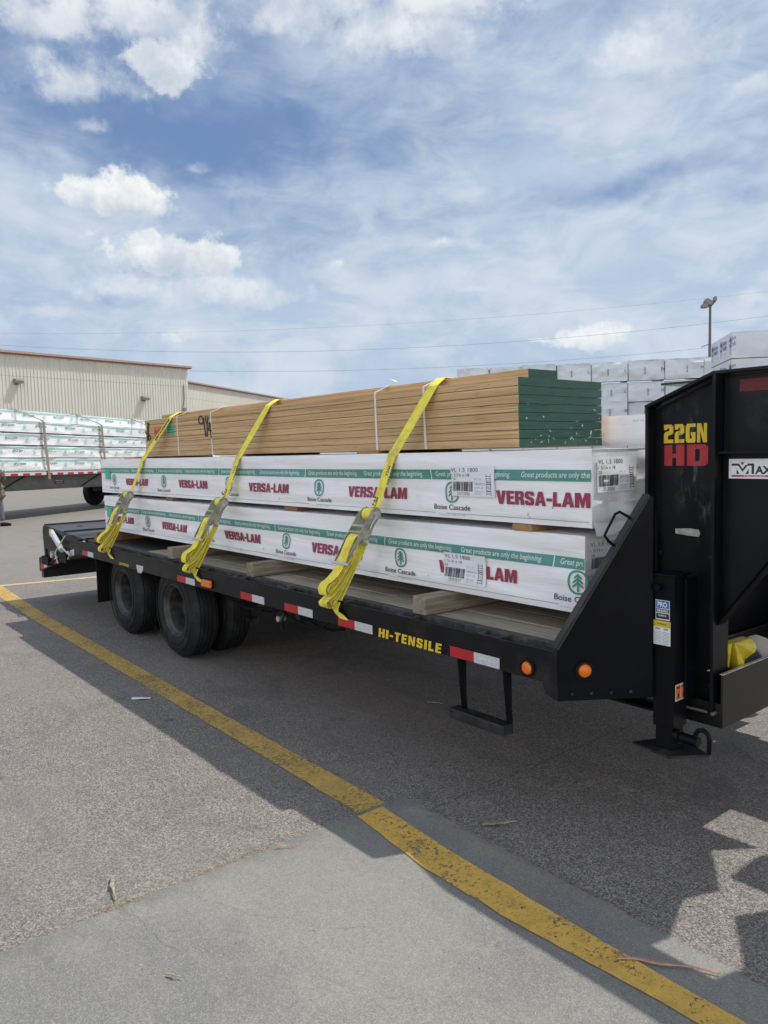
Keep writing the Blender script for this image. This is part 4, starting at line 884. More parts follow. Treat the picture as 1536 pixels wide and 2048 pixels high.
    if prints:
        a = MB(); pt, zs0, zs1, logos, ver, zt = prints['pitch'], prints['s0'], prints['s1'], prints['logo0'], prints['ver0'], prints['zt']
        quad(a, (x0 + .002, y0, zs0), (1, 0, 0), (0, 0, 1), x1 - x0 - .004, zs1 - zs0, 0, s1, nx, 5)
        def clip_text(s, o, w_, h_, m, bold, shear, sp=1.):
            if o[0] > x1 - .02 or o[0] + w_ < x0: return
            n0 = len(a.v); f0 = len(a.f); text(a, s, o, (1, 0, 0), (0, 0, 1), w_, h_, m, bold, shear, sp, s2)
            keep = [(f, q) for f, q in zip(a.f[f0:], a.mi[f0:]) if all(x0 + .001 < a.v[i].x < x1 - .001 for i in f)]
            a.f[f0:] = [k_[0] for k_ in keep]; a.mi[f0:] = [k_[1] for k_ in keep]
        k = -8
        while k < 9:
            lx = logos + k * pt
            if x0 + .04 < lx < x1 - .03:
                logo(a, (lx, y0, zt - .005), .112, 0, s2); 
            clip_text('Boise Cascade', (lx - .135, y0, zt - .098), .272, .028, 2, .006, 0)
            clip_text('www.bc.com  1-800-232-0788', (lx - .10, y0, zt - .128), .2, .006, 3, 0, 0)
            btext(a, 'VERSA-LAM', (ver + k * pt - .004, y0, zt - .054), .557, .066, 1, s2, 0., .07, (x0 + .002, x1 - .001))
            dvx = prints['div0'] + k * pt
            if x0 + .01 < dvx < x1 - .01: quad(a, (dvx, y0, zs0), (1, 0, 0), (0, 0, 1), .007, zs1 - zs0, 5, s2, 1, 2)
            for j in (0, 1): clip_text('Great products are only the beginning.', (dvx + .04 + j * .605, y0, zs0 + .008), .535, .036, 5, .01, .12)
            xa, xb = max(x0 + .01, dvx + .12), min(x1 - .01, dvx + .12 + pt * .93)
            if xb > xa: quad(a, (xa, y0, zt - .118), (1, 0, 0), (0, 0, 1), xb - xa, .0022, 0, s2, max(2, int((xb - xa) * 20)), 1)
            k += 1
        for (lx, lz, code) in prints['labels']: barlabel(a, (lx, y0, lz), (1, 0, 0), .31, .157, code, lambda p: surf(p) + Vector((0, -.0075, 0)))
        if 'elab' in prints:
            se = lambda p: esurf(p) + Vector((.004, 0, 0)); barlabel(a, (x1, y0 + prints['elab'][0], prints['elab'][1]), (0, 1, 0), .30, .157, prints['elab'][2], se)
        for j in range(9):
            u = random.uniform(x0 + .2, x1 - .1); quad(a, (u, y0, z0 + random.uniform(.02, .09)), (1, 0, 0), (.2, 0, 1), .003, random.uniform(.008, .022), 2, s2)
        a.build('printed_lettering', PR, rt)
    return rt
bundle('lumber_bundle', 'upper white wrapped beam bundle on the near side, green banner and red VERSA-LAM print', -8.31, -2.054, 2.84, 3.76, 1.344, 1.693, 1.3,
       dict(pitch=1.2475, s0=1.549, s1=1.602, logo0=-2.934, ver0=-2.612, zt=1.487, div0=-3.095, labels=[(-2.93, 1.463, '25572502')], elab=(.035, 1.50, '25572502')))
bundle('lumber_bundle', 'lower white wrapped beam bundle resting on timber blocks on the near side of the deck', -8.28, -2.095, 2.845, 3.77, .950, 1.306, 5.1,
       dict(pitch=1.245, s0=1.152, s1=1.204, logo0=-2.13, ver0=-3.048, zt=1.098, div0=-2.272, labels=[(-3.006, 1.003, '25572517')], elab=(.03, 1.125, '25572517')), amp=.012)
bundle('lumber_bundle', 'lower white wrapped bundle on the far side of the deck, mostly hidden', -8.2, -2.15, 3.80, 4.72, .950, 1.306, 8.2, skirt=False)
bundle('lumber_bundle', 'upper white wrapped bundle on the far side of the deck behind the green ends', -8.2, -2.10, 3.80, 4.72, 1.344, 1.693, 9.7, skirt=False)
B3 = bundle('lumber_bundle', 'plain white wrapped package on the top far side, seen between green ends and gooseneck', -7.6, -2.12, 3.81, 4.70, 1.705, 1.877, 12.7, skirt=False)
a = MB(); text(a, '2x10  16', (-2.48, 3.805, 1.84), (1, 0, 0), (0, 0, 1), w=.07, h=.008); a.build('faint_print', M['print_grey'], B3)
# small tickets on the rear end of both printed bundles
for zz_, nm in ((1.50, 'upper'), (1.10, 'lower')):
    a = MB(); a.box(-8.16, -8.02, 2.826, 2.829, zz_ - .015, zz_ + .085); tag(a.build('green_ticket', M['sticker_green']), 'green ticket stuck near the rear end of the %s wrapped bundle' % nm, 'ticket')

# ------------------------------------------------------------------ engineered lumber on top
LB = thing('lumber_stack', 'strapped stack of brown engineered lumber boards with dark green painted ends', 'lumber stack', (-5, 3.35, 1.712))
hz_ = .0445
for r_ in range(8):
    for c_ in range(3):
        a = MB(); jx = random.uniform(-.002, .004) - .006 * c_; jy = random.uniform(-.003, .0003) if c_ == 0 else 0; z0 = 1.712 + r_ * hz_
        x1 = -2.610 + jx; x0 = -7.45 + random.uniform(-.01, .01); y0 = 3.0 + c_ * .2400 + jy; y1 = y0 + .2356
        tz = .004 * (c_ - 1) * (r_ / 8) * (-1)
        a.add([(x0, y0, z0), (x1, y0, z0), (x1, y1, z0), (x0, y1, z0), (x0, y0, z0 + hz_ - .0026), (x1, y0, z0 + hz_ - .0026), (x1, y1, z0 + hz_ - .0026), (x0, y1, z0 + hz_ - .0026)],
              [(0, 3, 2, 1), (4, 5, 6, 7), (0, 1, 5, 4), (2, 3, 7, 6), (3, 0, 4, 7)], 0); a.add([(x1, y0, z0), (x1, y1, z0), (x1, y1, z0 + hz_ - .0026), (x1, y0, z0 + hz_ - .0026)], [(0, 1, 2, 3)], 1)
        a.build('board', [M['lvl'], M['green_end']], LB, bevel=.0014)
a = MB(); z0 = 1.712 + 8 * hz_; a.box(-7.27, -2.63, 3.10, 3.335, z0, z0 + hz_, 0); a.add([(-2.6298, 3.10, z0), (-2.6298, 3.335, z0), (-2.6298, 3.335, z0 + hz_), (-2.6298, 3.10, z0 + hz_)], [(0, 1, 2, 3)], 1)
a.build('board', [M['lvl'], M['green_end']], LB, bevel=.0014)
for x in (-6.69, -6.014, -3.77, -3.321):
    a = MB(); a.ribbon([(x + .01, 3.72, 2.072), (x + .01, 3.338, 2.074), (x + .01, 3.332, 2.1175), (x + .008, 3.10, 2.1175), (x + .004, 3.092, 2.112), (x, 2.9985, 2.073), (x, 2.9955, 2.066), (x + .004, 2.9955, 1.9), (x + .012, 2.9955, 1.714), (x + .012, 3.05, 1.7105)], (.018, 0, 0), .0012); a.build('white_band', M['white_band'], LB)
# torn band tail standing up
a = MB(); a.ribbon([(-3.70, 3.11, 2.1185), (-3.69, 3.105, 2.135), (-3.72, 3.10, 2.15), (-3.76, 3.10, 2.156)], (.004, .018, 0), .001); a.build('band_tail', M['white_band'], LB)
# marker writing: hand drawn strokes
def stroke(P, wd=.007, y=2.9938):
    out = []
    for i in range(len(P) - 1):
        for j in range(5): k = j / 5; out.append(Vector((P[i][0] + (P[i + 1][0] - P[i][0]) * k, y, P[i][1] + (P[i + 1][1] - P[i][1]) * k)))
    out.append(Vector((P[-1][0], y, P[-1][1])))
    for i in range(len(out) - 1):
        d = (out[i + 1] - out[i]).normalized(); n_ = Vector((d.z, 0, -d.x)) * wd / 2 * 1.6; n_.z *= .62
        a.add([out[i] - n_, out[i] + n_, out[i + 1] + n_, out[i + 1] - n_], [(0, 1, 2, 3)])
def arc(cx, cz, rx, rz, a0, a1, n_=10): return [(cx + rx * math.cos(R(a0 + (a1 - a0) * i / n_)), cz + rz * math.sin(R(a0 + (a1 - a0) * i / n_))) for i in range(n_ + 1)]
a = MB()
stroke(arc(-6.20, 2.015, .045, .034, 0, 360), .012); stroke([(-6.155, 2.03), (-6.14, 1.98), (-6.12, 1.87)], .012)
stroke([(-6.115, 2.048), (-6.10, 1.985)], .012); stroke([(-6.06, 2.045), (-6.085, 1.96), (-6.09, 1.87)], .012)
stroke([(-6.035, 1.99), (-6.06, 1.92), (-6.005, 1.915)], .012); stroke([(-6.025, 1.985), (-6.02, 1.92), (-6.012, 1.85)], .012)
stroke([(-7.435, 1.96), (-7.41, 1.93)], .012); stroke([(-7.37, 2.045), (-7.385, 1.95), (-7.40, 1.86)], .014); stroke([(-7.34, 2.04), (-7.37, 1.93), (-7.37, 1.875)] + arc(-7.345, 1.895, .028, .025, 200, 540), .012)
a.build('marker_writing', M['marker'], LB)
a = MB(); a.box(-7.23, -6.97, 2.9932, 2.9938, 1.905, 1.988, 0); text(a, 'RUSH', (-7.20, 2.9928, 1.93), (1, 0, 0), (0, 0, 1), w=.2, h=.035, m=1, bold=.03); a.build('orange_ticket', [M['fluo_orange'], flat('dark_red_ink', (.25, .04, .02))], LB)
a = MB(); a.box(-6.93, -6.765, 2.9932, 2.9938, 1.905, 2.005, 0); 
for i in range(3): a.box(-6.91, -6.79, 2.9926, 2.993, 1.925 + i * .024, 1.937 + i * .024, 1)
a.build('green_sticker', [M['sticker_green'], flat('dark_green_ink', (.02, .17, .11))], LB)
# white nicks and slivers on the green ends
a = MB()
for i in range(26):
    y = random.uniform(3.02, 3.69); z = random.uniform(1.725, 1.80) if i % 4 else random.uniform(1.8, 1.95); an = random.uniform(0, 3.1); l = random.uniform(.006, .022)
    c_ = Vector((-2.600, y, z)); d = Vector((0, math.cos(an), math.sin(an))) * l / 2; n_ = Vector((0, -math.sin(an), math.cos(an))) * .0012 * (3 if i % 6 == 0 else 1)
    a.add([c_ - d - n_, c_ + d - n_, c_ + d + n_, c_ - d + n_], [(0, 1, 2, 3)])
a.build('paint_nicks', flat('pale_chip', (.6, .6, .5)), LB)['kind'] = 'stuff'

# ------------------------------------------------------------------ timber blocks (dunnage)
def block(x0, x1, y0, y1, z0, z1, mat, label, rot=0):
    a = MB(); a.box(x0, x1, y0, y1, z0, z1)
    if rot:
        c_ = Vector(((x0 + x1) / 2, y0, 0))
        for v_ in a.v: v_.x += (v_.y - y0) * rot
    tag(a.build('timber_block', mat, bevel=.004), label, 'timber', 'timber blocks under the load')
block(-3.045, -2.945, 2.64, 4.9, .847, .942, M['dunnage'], 'long grey timber on the deck nearest the gooseneck', .03)
block(-4.84, -4.745, 2.64, 4.9, .847, .942, M['dunnage'], 'grey timber on the deck with a pale nail spot, second from the gooseneck', .02)
block(-6.20, -6.10, 2.64, 4.9, .847, .942, M['dunnage'], 'grey timber on the deck above the front axle, behind the middle strap')
block(-8.06, -7.96, 2.64, 4.9, .847, .942, M['dunnage_red'], 'dark brown timber on the tread plate at the rear of the deck')
block(-2.515, -2.395, 2.835, 4.7, 1.308, 1.341, M['dunnage_gold'], 'short flat timber end between the wrapped bundles near the gooseneck')
block(-4.66, -4.50, 2.86, 4.7, 1.308, 1.341, M['dunnage_red'], 'reddish flat timber between the wrapped bundles at mid length')
block(-6.7, -6.56, 2.86, 4.7, 1.308, 1.341, M['dunnage_red'], 'flat timber between the wrapped bundles between middle and rear straps')
block(-7.9, -7.76, 2.86, 4.7, 1.308, 1.341, M['dunnage_red'], 'flat timber between the wrapped bundles near their rear end')
block(-3.96, -3.74, 2.985, 3.72, 1.694, 1.711, M['dunnage_gold'], 'golden slat under the brown boards by the white band')
block(-7.80, -7.45, 2.90, 3.72, 1.694, 1.711, M['dunnage_gold'], 'golden slat sticking out under the rear end of the brown boards')
block(-5.6, -5.45, 3.0, 3.72, 1.694, 1.711, M['dunnage'], 'thin grey slat in the shadow gap under the brown boards at mid length')

# ------------------------------------------------------------------ ratchet straps
def bez(P, n_=6):
    out = []
    for i in range(len(P) - 1):
        p0 = P[max(0, i - 1)]; p1 = P[i]; p2 = P[i + 1]; p3 = P[min(len(P) - 1, i + 2)]
        for j in range(n_):
            k = j / n_; out.append(.5 * ((2 * p1) + (p2 - p0) * k + (2 * p0 - 5 * p1 + 4 * p2 - p3) * k * k + (3 * p1 - p0 - 3 * p2 + p3) * k ** 3))
    out.append(P[-1]); return out
def strap(x_top, x_edge, x_rat, x_hook, label, seed, words=True):
    rt = thing('ratchet_strap', label, 'strap', (x_hook, YN - .02, .8), 'yellow ratchet straps over the load')
    rr = random.Random(seed); W = .076
    pt = [Vector((x_top - .02, 3.335, 2.118)), Vector((x_top - .045, 3.10, 2.121)), Vector((x_top - .004, 3.004, 2.078)), Vector((x_top, 2.990, 2.066))]
    pe = [Vector((x_edge + .004, 2.842, 1.702)), Vector((x_edge, 2.828, 1.690))]
    R0 = Vector((x_rat, 2.745, 1.34))      # spool
    hook = Vector((x_hook, YN - .012, .815)); dn = (hook - R0).normalized()
    up_ = (pe[1] - R0).normalized(); wdir = Vector((1, 0, 0)) * W
    webv = lambda d: (Vector((1, 0, 0)) - d * d.x).normalized() * W
    main = [Vector((x_top + .05, 4.74, 1.72)), Vector((x_top + .04, 4.70, 1.884)), Vector((x_top + .02, 3.82, 1.884)), Vector((x_top, 3.72, 2.076)), Vector((x_top - .01, 3.345, 2.08))] + pt + [pt[-1].lerp(pe[0], k / 6) for k in range(1, 6)] + pe + [pe[1].lerp(R0, .5), R0 + up_ * .05, R0 + Vector((0, -.012, 0))]
    a = MB(); a.ribbon(main, [webv((pe[0] - pt[-1]).normalized() if i > 8 else Vector((0, 1, 0))) for i in range(len(main))], .0035)
    # lower short piece: from ratchet bolt to the rail and hooked under it
    bolt = R0 + dn * .17
    low = [bolt + Vector((0, .02, 0)), bolt.lerp(hook, .5) + Vector((0, .012, 0)), hook, hook + Vector((.01, -.012, -.02)), Vector((x_hook + .045, YN - .016, .768)), Vector((x_hook + .088, YN - .010, .742))]
    a.ribbon(low, [webv(dn)] * 4 + [wdir] * 2, .005)
    # wound tail: bulging loops below the handle
    ax = dn; ou = Vector((0, -1, 0)) - dn * dn.dot(Vector((0, -1, 0))); ou.normalize()
    S = R0 + dn * .13 + ou * .045
    def q(al, out, sx=0.):
        if out > .085: out = .085 + (out - .085) * .62
        return R0 + dn * al + ou * out + Vector((sx * .35, 0, 0))
    loops = [[q(.14, .03), q(.13, .06), q(.16, .088), q(.24, .09), q(.33, .085), q(.39, .105), q(.43, .145), q(.465, .172), q(.505, .168), q(.525, .138), q(.505, .10), q(.45, .072), q(.38, .052), q(.28, .035)],
             [q(.20, .05), q(.32, .065), q(.40, .085), q(.44, .118), q(.47, .145), q(.50, .14), q(.505, .115), q(.47, .085), q(.40, .06), q(.30, .035)],
             [q(.28, .05), q(.40, .066), q(.45, .095), q(.475, .115), q(.488, .10), q(.46, .075), q(.39, .05), q(.28, .03)],
             [q(.30, .02), q(.44, .032), q(.50, .055), q(.545, .09), q(.58, .098), q(.60, .075), q(.59, .045), q(.54, .022), q(.40, .012)],
             [q(.34, .015), q(.48, .026), q(.53, .05), q(.56, .068), q(.57, .05), q(.54, .03), q(.46, .016), q(.36, .008)]]
    for L_ in loops:
        L_ = [p + Vector((rr.uniform(-.004, .004), 0, rr.uniform(-.006, .006))) for p in L_]
        a.ribbon(bez(L_), wdir, .0035)
    a.build('webbing', M['webbing'], rt, smooth=True)
    # ratchet: two side plates, spool, cross bars, bolt, handle
    a = MB(); hw = .047
    for s in (-1, 1):
        P = [q(-.035, .0), q(-.045, .035), q(-.02, .062), (q(.03, .064)), q(.12, .045), q(.185, .03), q(.20, .008), q(.185, -.012), q(.14, -.006), q(.06, -.004), q(0, -.022)]
        a.prism([p + Vector((s * hw, 0, 0)) for p in P], (s * .0035, 0, 0))
    a.build('ratchet_frame', M['zinc'], rt, bevel=.0008)
    a = MB(); hw = .054
    for s in (-1, 1):
        P = [q(-.02, .02), q(-.01, .066), q(.03, .074), q(.10, .082), q(.30, .105), q(.335, .10), q(.335, .085), q(.30, .082), q(.16, .055), q(.07, .025), q(.0, .006)]
        a.prism([p + Vector((s * hw, 0, 0)) for p in P], (s * .0035, 0, 0))
    a.box(0, 0, 0, 0, 0, 0) if False else None
    for (al, o_, r_) in ((.085, .07, .010), (.125, .078, .007)): a.tube([q(al, o_) + Vector((-hw, 0, 0)), q(al, o_) + Vector((hw, 0, 0))], r_, 10)
    a.prism([q(.11, .06) + Vector((-hw + .01, 0, 0)), q(.135, .075) + Vector((-hw + .01, 0, 0)), q(.15, .075) + Vector((-hw + .01, 0, 0)), q(.14, .055) + Vector((-hw + .01, 0, 0))], (2 * hw - .02, 0, 0))
    a.build('ratchet_handle', M['zinc'], rt, bevel=.0008)
    a = MB(); a.tube([q(.325, .095) + Vector((-hw - .018, 0, 0)), q(.325, .095) + Vector((hw + .018, 0, 0))], .0095, 12); a.build('handle_bar', M['white_tape'], rt, smooth=True)
    a = MB()
    a.tube([q(0, .02) + Vector((-hw - .01, 0, 0)), q(0, .02) + Vector((hw + .01, 0, 0))], .013, 12)
    for s in (-1, 1):
        for k in range(14):
            an = k * math.pi / 7; c1, s1 = math.cos(an), math.sin(an); cc = q(.02 * 0 + .026 * c1, .02 + .026 * s1) + Vector((s * (hw - .012), 0, 0)); a.tube([cc, cc + Vector((s * .006, 0, 0))], .0072, 6)
        a.lathe([(0, .03), (s * .005, .03)], q(0, .02) + Vector((s * (hw - .014), 0, 0)), 'x', 20); a.lathe([(s * .005, 0), (s * .005, .03)], q(0, .02) + Vector((s * (hw - .014), 0, 0)), 'x', 20)
        a.tube([q(0, .02) + Vector((s * (hw + .006), 0, 0)), q(0, .02) + Vector((s * (hw + .012), 0, 0))], .022, 14)
    a.tube([q(.0, .02) + Vector((hw + .014, 0, 0)), q(.05, .03) + Vector((hw + .012, 0, 0)), q(.09, .03) + Vector((hw + .012, 0, 0))], .003, 6)
    a.tube([q(.17, .012) + Vector((-hw - .012, 0, 0)), q(.17, .012) + Vector((hw + .016, 0, 0))], .013, 6)
    a.build('ratchet_spool', M['steel'], rt, smooth=True)
    a = MB(); a.tube([q(.0, .02) + Vector((-.038, 0, 0)), q(.0, .02) + Vector((.038, 0, 0))], .036, 24); a.build('wound_webbing', M['webbing'], rt, smooth=True)
    a = MB(); fd = (pe[1] - pt[-1]).normalized()
    ld = (R0 - pe[1]).normalized(); wd = webv(ld).normalized(); nn_ = wd.cross(ld).normalized() * -1
    if nn_.y > 0: nn_ = -nn_
    if words:
        base = pe[1].lerp(R0, .12) + nn_ * .004
        for tx, al, wd0, ln, hh in (('WLL', .02, -.002, .07, .022), ('5000 LBS', .0, -.034, .13, .022), ('METTEX', .22, .012, .085, .016)):
            text(a, tx, base + ld * (al) - wd * wd0 , ld, -wd * -1, w=ln, h=hh, bold=.02)
        for k in range(4): quad(a, base + ld * (.22 + k * .022) - wd * .03, ld, wd, .010, .012, 0)
    else:
        fdw = webv(fd).normalized(); nf = fdw.cross(fd).normalized()
        if nf.y > 0: nf = -nf
        base = pt[-1] + nf * .004 + fd * .02
        text(a, 'BOREAVES', base - fdw * .018, fd, fdw, w=.26, h=.036, bold=.04)
    a.build('strap_print', M['print_black'], rt)
    # flat hook under the rail
    a = MB(); a.box(x_hook - .05, x_hook + .05, YN - .006, YN - .001, .79, .845); a.box(x_hook - .05, x_hook + .05, YN - .006, YN + .02, .837, .842); a.build('flat_hook', M['steel_dark'], rt)
strap(-3.235, -3.41, -3.50, -3.655, 'yellow ratchet strap closest to the gooseneck, its webbing end bunched below the ratchet', 1)
strap(-5.054, -5.25, -5.36, -5.53, 'middle yellow ratchet strap, hooked beside the square amber light', 2)
strap(-6.816, -7.12, -7.27, -7.43, 'yellow ratchet strap at the rear, crossing the orange ticket on the brown boards', 3, False)

# ------------------------------------------------------------------ far sheet metal warehouses
def sheet_building(name, label, A, B, H, depth, rib=.26, opening=None):
    """wall from A to B (ground points), facing the yard; corrugated sheet, brown eave trim"""
    A = Vector((*A, 0)); B = Vector((*B, 0)); d = (B - A); Ln = d.length; d.normalize(); n_ = Vector((d.y, -d.x, 0))
    if n_.dot(-A) < 0: n_ = -n_
    rt = thing(name, label, 'building', A)
    a = MB(); N = int(Ln / rib); prof = [(0, 0), (.55, 0), (.68, .045), (.86, .045), (1, 0)]
    us = [(i + p[0]) * rib for i in range(N) for p in prof[:-1]] + [N * rib]; ds = [p[1] for i in range(N) for p in prof[:-1]] + [0]
    for i in range(len(us) - 1):
        z0 = 0
        mid = (us[i] + us[i + 1]) / 2
        if opening and opening[0] < mid < opening[1]: z0 = opening[2]
        p = A + d * us[i] + n_ * ds[i]; q = A + d * us[i + 1] + n_ * ds[i + 1]
        a.add([p + Vector((0, 0, z0)), q + Vector((0, 0, z0)), q + Vector((0, 0, H)), p + Vector((0, 0, H))], [(0, 1, 2, 3)])
    a.build('wall', M['cream'], rt)
    e = -n_ * depth; L_ = d * N * rib
    a = MB(); 
    for P in (A, A + L_): a.add([P, P + e, P + e + Vector((0, 0, H)), P + Vector((0, 0, H))], [(0, 1, 2, 3)])
    a.add([A + e, A + L_ + e, A + L_ + e + Vector((0, 0, H)), A + e + Vector((0, 0, H))], [(0, 1, 2, 3)]); a.build('side_wall', M['cream'], rt)
    a = MB(); o_ = n_ * .25; up = Vector((0, 0, 1)); s_ = -d * .25; L2 = d * (N * rib + .5)
    a.prism([A + s_ + o_ + up * (H - .02), A + s_ + o_ + up * (H + .22), A + s_ + e * .5 + up * (H + .22 + depth * .012), A + s_ + e + up * (H + .2), A + s_ + e + up * (H - .02)], L2); a.build('roof', M['trim'], rt)
    a = MB(); a.prism([A + s_ + o_ * 1.1 + up * (H + .05), A + s_ + o_ * 1.5 + up * (H + .05), A + s_ + o_ * 1.5 + up * (H + .19), A + s_ + o_ * 1.1 + up * (H + .19)], L2); a.build('eave_gutter', flat('pinkish_trim', (.42, .27, .22), .5), rt)
    if opening:
        a = MB(); P = A + d * opening[0] - n_ * .3; Q = A + d * opening[1] - n_ * .3
        a.add([P, Q, Q + up * opening[2], P + up * opening[2]], [(0, 1, 2, 3)]); a.build('dark_doorway', M['dark_open'], rt)
    return rt, A, d, n_, N * rib
rt1, A1, d1, n1, L1 = sheet_building('warehouse_building', 'cream corrugated metal warehouse with brown eave trim, left of the load', (-63.3, 29.5), (-55.3, -6.5), 9.3, 40)
rt2, A2, d2, n2, L2 = sheet_building('warehouse_building', 'farther cream metal warehouse with a dark doorway beside the corner of the first', (-72.3, 30.9), (-100.0, 66.6), 9.3, 40, .34, (3.6, 9.6, 6.35))
def wall_lamp(u, z, label, A, d, n_):
    c = A + d * u + Vector((0, 0, z)); rt = thing('wall_lamp', label, 'lamp', c, 'floodlights on the warehouse wall')
    a = MB(); a.tube([c, c + n_ * .2 + Vector((0, 0, .05))], .05, 8); a.box(c.x - .1, c.x + .1, c.y - .1, c.y + .1, c.z - .22, c.z + .05); a.build('bracket', M['conc_light'], rt)
    a = MB(); o_ = c + n_ * .28; a.prism([o_ - d * .28 + Vector((0, 0, .22)), o_ - d * .28 + n_ * .28 + Vector((0, 0, .06)), o_ - d * .28 + n_ * .24 + Vector((0, 0, -.16)), o_ - d * .28 - n_ * .22 + Vector((0, 0, -.10)), o_ - d * .28 - n_ * .26 + Vector((0, 0, .12))], d * .56); a.build('lamp_head', M['conc_light'], rt, bevel=.02)
wall_lamp(4.6, 6.55, 'floodlight on the cream wall nearer the warehouse corner', A1, d1, n1)
wall_lamp(15.1, 7.35, 'floodlight on the cream wall near the left border of the photo', A1, d1, n1)
a = MB(); c = A1 + d1 * .5 + n1 * .07; a.tube([c + Vector((0, 0, 7.9)), c + Vector((0, 0, 6.6)), c + d1 * .25 + Vector((0, 0, 5.8)), c + Vector((0, 0, 4.2)), c + Vector((0, 0, 0.))], .04, 6); a.box(c.x - .1, c.x + .1, c.y - .1, c.y + .1, 5.6, 5.9); tag(a.build('conduit_pipe', M['conc_light']), 'thin conduit running down the warehouse corner', 'conduit')
c = A2 + d2 * 14 + n2 * .3; a = MB(); a.box(c.x - .7, c.x + .7, c.y - .5, c.y + .5, 6.7, 7.0); tag(a.build('wall_lamp', M['white_box'], bevel=.03), 'pale lamp over the far warehouse doorway', 'lamp')

# ------------------------------------------------------------------ second flatbed trailer with joist bundles
# local frame: x along the bed (towards the right of the photo), y away, z up
BP = Vector((-26.55, 10.3, 0)); BQ = Vector((-22.9, 5.0, 0)); bd = (BP - BQ).normalized()
bn = Vector((-bd.y, bd.x, 0)); 
if bn.dot(BQ) < 0: bn = -bn
BL0 = (BP - BQ).length
tilt = -.014
def bt(x, y, z): return BQ + bd * x + bn * y + Vector((0, 0, z + tilt * x))
class BM(MB):
    def bx(s, x0, x1, y0, y1, z0, z1, m=0):
        P = [bt(*p) for p in [(x0, y0, z0), (x1, y0, z0), (x1, y1, z0), (x0, y1, z0), (x0, y0, z1), (x1, y0, z1), (x1, y1, z1), (x0, y1, z1)]]
        return s.add(P, [(0, 3, 2, 1), (4, 5, 6, 7), (0, 1, 5, 4), (1, 2, 6, 5), (2, 3, 7, 6), (3, 0, 4, 7)], m)
BT = thing('flatbed_trailer', 'long grey flatbed trailer with red and white side tape, stacked with white joist bundles', 'trailer', BQ)
x0b, x1b = -7.5, 13.
a = BM(); a.bx(x0b, x1b, 0, 2.55, 1.27, 1.40); a.build('bed', M['grey_steel'], BT, fix=True)
a = BM(); a.bx(x0b, x1b, -.015, -.002, 1.285, 1.375, 1); a.build('side_rail', [M['grey_steel'], M['white_tape']], BT, fix=True)
x = x0b
while x < x1b:
    a = BM(); a.bx(x, x + .26, -.022, -.016, 1.278, 1.345); a.build('reflector_tape', M['red_tape'], BT, fix=True); x += .47
a = BM(); a.bx(x0b, x1b, .5, .56, .86, 1.27); a.bx(x0b, x1b, .42, .64, .84, .86); a.bx(x0b, x1b, 1.95, 2.01, .80, 1.27); a.build('main_beam', M['grey_steel'], BT, fix=True)
for x in (1.1, 4.5, 8.):
    a = BM(); P = [bt(x - .5, .40, .90), bt(x - .44, .40, .90), bt(x + .16, .10, 1.28), bt(x + .08, .10, 1.28)]; a.prism(P, bn * .06); a.build('brace', M['dark_open'], BT)
a = BM(); a.bx(-.25, .08, .30, .34, .90, 1.20); a.build('white_box', M['white_box'], BT, fix=True)
a = BM(); a.bx(2.85, 3.25, .485, .497, .98, 1.13, 0); a.build('red_plate', [M['red_faded']], BT, fix=True)
a = BM()
o_ = bt(2.87, .483, 1.065); text(a, 'FONTAINE', o_, bd, (0, 0, 1), w=.33, h=.045, bold=.02); text(a, 'REVOLUTION', bt(2.92, .483, 1.0), bd, (0, 0, 1), w=.27, h=.035, bold=.02); a.build('plate_lettering', M['white_tape'], BT)
for (x, yy) in ((7.0, .25), (7.0, .55), (8.35, .25), (8.35, .55), (7.0, 2.1), (8.35, 2.1)):
    c = bt(x, yy, .5 - tilt * x); wh = part_empty('wheel', BT, c)
    a = MB(); a.lathe([(0, .28), (-.01, .38), (.0, .46), (.03, .495), (.05, .5), (.10, .5), (.105, .49), (.115, .49), (.12, .5), (.17, .5), (.175, .49), (.185, .49), (.19, .5), (.23, .495), (.26, .46), (.27, .38), (.26, .28)], (0, 0, 0), 'y', 40)
    a.lathe([(.02, .28), (.12, .24), (.12, .0)], (0, 0, 0), 'y', 24)
    q = Matrix((bd, bn, Vector((0, 0, 1)))).transposed(); a.v = [q @ v_ + c for v_ in a.v]; a.build('tyre', M['tyre'], wh, smooth=True, fix=True)
a = BM(); a.tube([bt(7.0, .3, .5), bt(7.0, 2.3, .5)], .07, 10); a.tube([bt(8.35, .3, .5), bt(8.35, 2.3, .5)], .07, 10); a.bx(6.5, 8.9, .6, 1.9, .62, .84); a.build('axle', M['dark_open'], BT)
